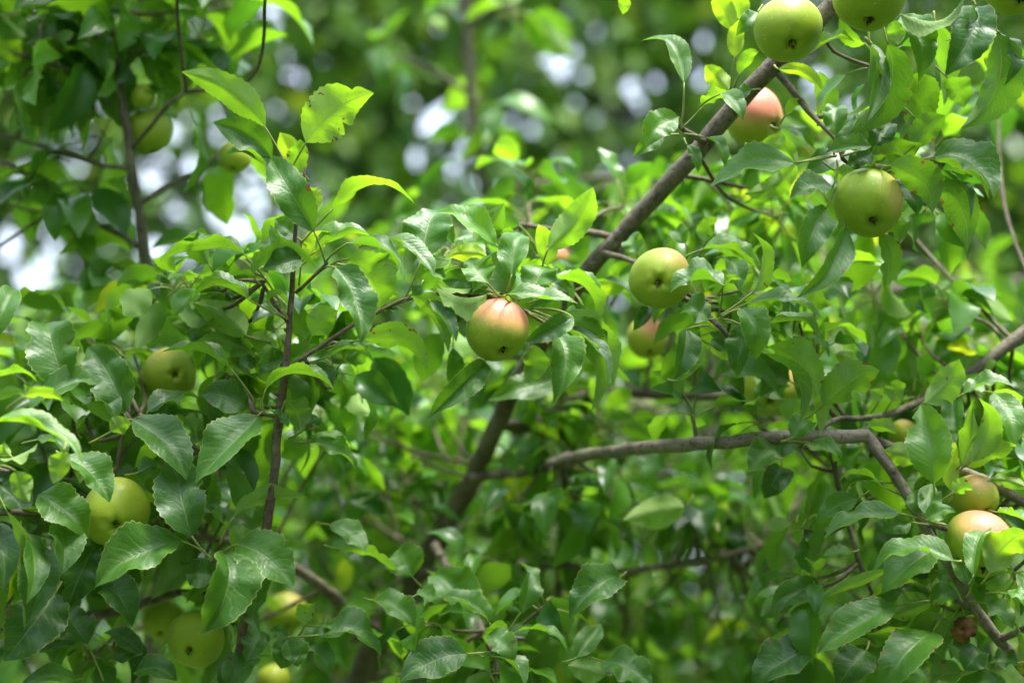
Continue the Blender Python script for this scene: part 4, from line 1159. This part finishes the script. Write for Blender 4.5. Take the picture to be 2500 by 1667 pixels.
C_.branch([(1141, 60, 95, 14), (1200, 30, 90, 10), (1260, 10, 88, 7)], 'twig', BARK)
for px, py, cm, n in [(1250, 40, 90, 8), (1165, 360, 95, 5), (1190, 280, 93, 4), (1120, 20, 95, 6), (940, 130, 105, 6), (1160, 220, 96, 4)]:
    rosette(C_, at(px, py, cm), n, 0.085)
field(C_, 16, 1300, 1950, 450, 900, 55, 120)
field(C_, 16, 1900, 2600, 640, 950, 60, 130)
field(C_, 70, 1100, 2600, 850, 1700, 60, 130, avoid=[(1600, 1330, 110, 60)])
field(C_, 75, -100, 1200, 750, 1700, 60, 130)
field(C_, 10, 600, 1100, 520, 800, 70, 130)
finish(C_, mat=MIDLEAF)

# ================================================================== far trees beyond the orchard row
def far_tree(x, y, h, rx, ry, zc, rz, n, label, size=0.125, seed=0, holes=()):
    r = np.random.default_rng(seed)
    root = tag(empty('orchard_tree', (x, y, 0)), label, 'tree', 'trees beyond the apple trees')
    P, R = catmull([(x, y, -.02), (x + r.normal() * .1, y, h * .3), (x + r.normal() * .2, y + r.normal() * .2, h * .6), (x + r.normal() * .2, y, h * .95)], [.13, .10, .06, .02], .1)
    V, F = tube(P, R, 9, .05)
    mesh_obj('trunk', V, F, FARBARK, root)
    ends = []
    for k in range(40):
        th = r.uniform(0, 6.28); ph_ = r.uniform(-.7, 1.1)
        e = np.array([x + rx * .85 * math.cos(th) * math.cos(ph_), y + ry * .85 * math.sin(th) * math.cos(ph_), zc + rz * .9 * math.sin(ph_)])
        b0 = P[int(np.clip(len(P) * np.clip((e[2] - .6) / h, .15, .9), 1, len(P) - 2))]
        Pb, Rb = catmull([b0, b0 * .5 + e * .5 + r.normal(size=3) * .12 + np.array([0, 0, .1]), e], [.035, .02, .006], .12)
        v, f = tube(Pb, Rb, 6, .05)
        mesh_obj('limb', v, f, FARBARK, root)
        ends.append(Pb)
    E = np.concatenate(ends)
    # crown: leaf sprays round the limbs
    cen = E[r.integers(0, len(E), n // 14)] + r.normal(size=(n // 14, 3)) * np.array([.34, .12, .30])
    fill = np.stack([r.uniform(x - rx, x + rx, n // 28), r.normal(y, .15, n // 28), r.uniform(.3, h * .92, n // 28)], 1)
    cen = np.concatenate([cen, fill])
    idx = r.integers(0, len(cen), n)
    pos = cen[idx] + r.normal(size=(n, 3)) * np.array([.12, .09, .10])
    d = r.normal(size=(n, 3)); d[:, 2] -= .35; d /= np.linalg.norm(d, axis=1, keepdims=True)
    L = size * r.uniform(.6, 1.25, n)[:, None]
    for c_, ax, hr in holes:                       # a gap is a short open lane through the sprays
        ok = np.ones(len(pos), bool)
        for q_ in (0.0, .4, .8):
            e = pos + d * L * q_ - c_
            e = e - (e @ ax)[:, None] * ax
            ok &= np.linalg.norm(e, axis=1) > hr
        pos, d, L = pos[ok], d[ok], L[ok]
    n = len(pos)
    up = r.normal(size=(n, 3)) * .55 + np.array([0, 0, 1.0])
    s = np.cross(up, d); s /= np.linalg.norm(s, axis=1, keepdims=True) + 1e-9
    nn = np.cross(d, s)
    W = L * .27
    q = [pos, pos + d * L * .35 + s * W + nn * W * .35, pos + d * L * .42 - nn * L * .03, pos + d * L * .35 - s * W + nn * W * .35, pos + d * L - nn * L * .16]
    V = np.stack(q, 1).reshape(-1, 3)
    o = (np.arange(n) * 5)[:, None]
    T = np.concatenate([o + np.array([[0, 2, 1]]), o + np.array([[0, 3, 2]]), o + np.array([[2, 4, 1]]), o + np.array([[3, 4, 2]])], 1).reshape(-1, 3)
    me = bpy.data.meshes.new('crown')
    me.from_pydata(V, [], T[:, ::-1].tolist())
    me.materials.append(FARLEAF)
    uvl = me.uv_layers.new(name='UVMap')
    at_ = me.attributes.new('rnd', 'FLOAT', 'POINT'); at_.data.foreach_set('value', np.repeat(np.clip(r.normal(.4, .28, n), 0, 1), 5).astype(np.float32))
    at_ = me.attributes.new('yel', 'FLOAT', 'POINT'); at_.data.foreach_set('value', np.repeat(np.where(r.random(n) < .06, .5, 0), 5).astype(np.float32))
    ob = bpy.data.objects.new('crown', me); COL.objects.link(ob); ob.parent = root
    ob.matrix_parent_inverse = root.matrix_world.inverted()
    ob['kind'] = 'stuff'

# gaps between the sprays of the far crowns, where the sky shows
GAPS = [(183, 210, 22), (196, 262, 42), (107, 286, 28), (196, 340, 32), (67, 330, 18), (138, 410, 46), (188, 415, 32), (62, 415, 22), (67, 527, 24), (27, 590, 38),
        (27, 635, 36), (112, 660, 32), (98, 688, 28), (53, 665, 22), (415, 326, 38), (402, 388, 26), (420, 513, 40), (380, 603, 44), (321, 562, 24), (531, 469, 30),
        (531, 522, 26), (580, 562, 44), (625, 553, 28), (625, 487, 28), (634, 446, 24), (536, 277, 20), (665, 263, 18), (80, 27, 18), (594, 36, 26), (656, 27, 24), (665, 67, 26),
        (473, 406, 24), (30, 800, 46), (10, 860, 40), (60, 930, 32), (30, 1000, 30), (70, 1070, 22), (1074, 283, 44), (1030, 300, 40), (951, 327, 22), (1105, 405, 28), (1193, 439, 28),
        (1145, 456, 24), (1241, 289, 22), (1305, 313, 26), (1316, 58, 28), (1377, 37, 22), (1407, 119, 22), (1367, 129, 20), (1336, 150, 24), (1390, 156, 24), (1370, 180, 22), (1428, 187, 28),
        (1407, 218, 20), (1411, 265, 22), (741, 204, 20), (1071, 71, 22), (1715, 99, 26), (1629, 191, 42), (1603, 207, 30), (1718, 191, 30), (1533, 210, 22), (2000, 205, 48), (1990, 250, 36),
        (2005, 411, 30), (2091, 832, 26), (2126, 867, 30), (2165, 813, 22), (2480, 880, 22), (1581, 1374, 30), (1589, 1413, 28), (1691, 1383, 20), (811, 1149, 32), (866, 1191, 24), (794, 1379, 24), (1147, 1025, 24)]
_g = np.random.default_rng(77)
GAPS += [(x + _g.uniform(45, 80) * _g.choice([-1, 1]), y + _g.uniform(35, 75) * _g.choice([-1, 1]), 24) for x, y, r_ in list(GAPS) for _k in range(1) if y < 700 and not 1280 < x < 1480]
def holes_for(y0):
    out = []
    for px, py, rr in GAPS:
        d = unit(FWD + RIGHT * (px - 1250) / 2500 * .72 + UP * (833.5 - py) / 2500 * .72)
        t = (y0 - CAM[1]) / d[1]
        p = CAM + d * t
        out.append((p, d, (rr * .44 if rr >= 36 else rr * .42) * .72 * (t * (d @ FWD)) / 2500 + .008))
    return out
HL = holes_for(6.2)
far_tree(-2.6, 6.2, 6.6, 1.5, .30, 3.3, 3.0, 24000, 'blurred tree far behind at the left with many sky gaps', seed=1, holes=HL)
far_tree(-0.5, 6.25, 7.2, 1.5, .30, 3.4, 3.1, 26000, 'blurred leafy tree far behind, left of the centre', seed=2, holes=HL)
far_tree(1.3, 6.15, 7.0, 1.5, .30, 3.4, 3.1, 26000, 'blurred leafy tree far behind, right of the centre', seed=3, holes=HL)
far_tree(3.1, 6.2, 7.0, 1.5, .30, 3.3, 3.0, 20000, 'blurred leafy tree far behind at the right edge', seed=5, holes=HL)

def leaf_mass(name, pos, size, mat, r):
    n = len(pos)
    d = r.normal(size=(n, 3)); d[:, 2] -= .35; d /= np.linalg.norm(d, axis=1, keepdims=True)
    up = r.normal(size=(n, 3)) * .6 + np.array([0, 0, 1.0])
    s_ = np.cross(up, d); s_ /= np.linalg.norm(s_, axis=1, keepdims=True) + 1e-9
    nn = np.cross(d, s_)
    L = size * r.uniform(.6, 1.25, n)[:, None]; W = L * .27
    V = np.stack([pos, pos + d * L * .35 + s_ * W + nn * W * .35, pos + d * L * .42 - nn * L * .03, pos + d * L * .35 - s_ * W + nn * W * .35, pos + d * L - nn * L * .16], 1).reshape(-1, 3)
    o = (np.arange(n) * 5)[:, None]
    T = np.concatenate([o + np.array([[1, 2, 0]]), o + np.array([[2, 3, 0]]), o + np.array([[1, 4, 2]]), o + np.array([[2, 4, 3]])], 1).reshape(-1, 3)
    ob = mesh_obj(name, V, T.tolist(), mat, None, np.zeros((len(V), 2)), {'rnd': np.repeat(np.clip(r.normal(.4, .28, n), 0, 1), 5), 'yel': np.zeros(len(V))}, smooth=False)
    return ob

def surroundings():
    r = np.random.default_rng(40)
    # the hedge that closes the orchard far behind
    n = 26000
    pos = np.stack([r.uniform(-9, 9, n), r.normal(11.5, .5, n), 3.4 * r.beta(1.2, 1.3, n)], 1)
    pos[:, 2] *= 0.85 + .2 * np.sin(pos[:, 0] * 1.7) + .1 * np.sin(pos[:, 0] * 4.1)
    root = tag(empty('hedge', (0, 11.5, 0)), 'dense dark green hedge closing the view low behind all the trees', 'hedge')
    h = leaf_mass('foliage', pos, .16, FARLEAF, r); h.parent = root; h.matrix_parent_inverse = root.matrix_world.inverted(); h['kind'] = 'stuff'
    # unseen ring of oversized leaves round the viewer, added to block low sky light
    n = 16000
    a = r.uniform(math.radians(40), math.radians(320), n)
    R = r.normal(4.4, .5, n)
    pos = np.stack([R * np.sin(a), 0.6 + R * np.cos(a), r.uniform(.2, 4.6, n)], 1)
    tag(leaf_mass('sky_blocking_foliage', pos, .30, FARLEAF, r), 'unseen leafy mass round the viewer, added to block low sky light', 'foliage', kind='stuff')
surroundings()
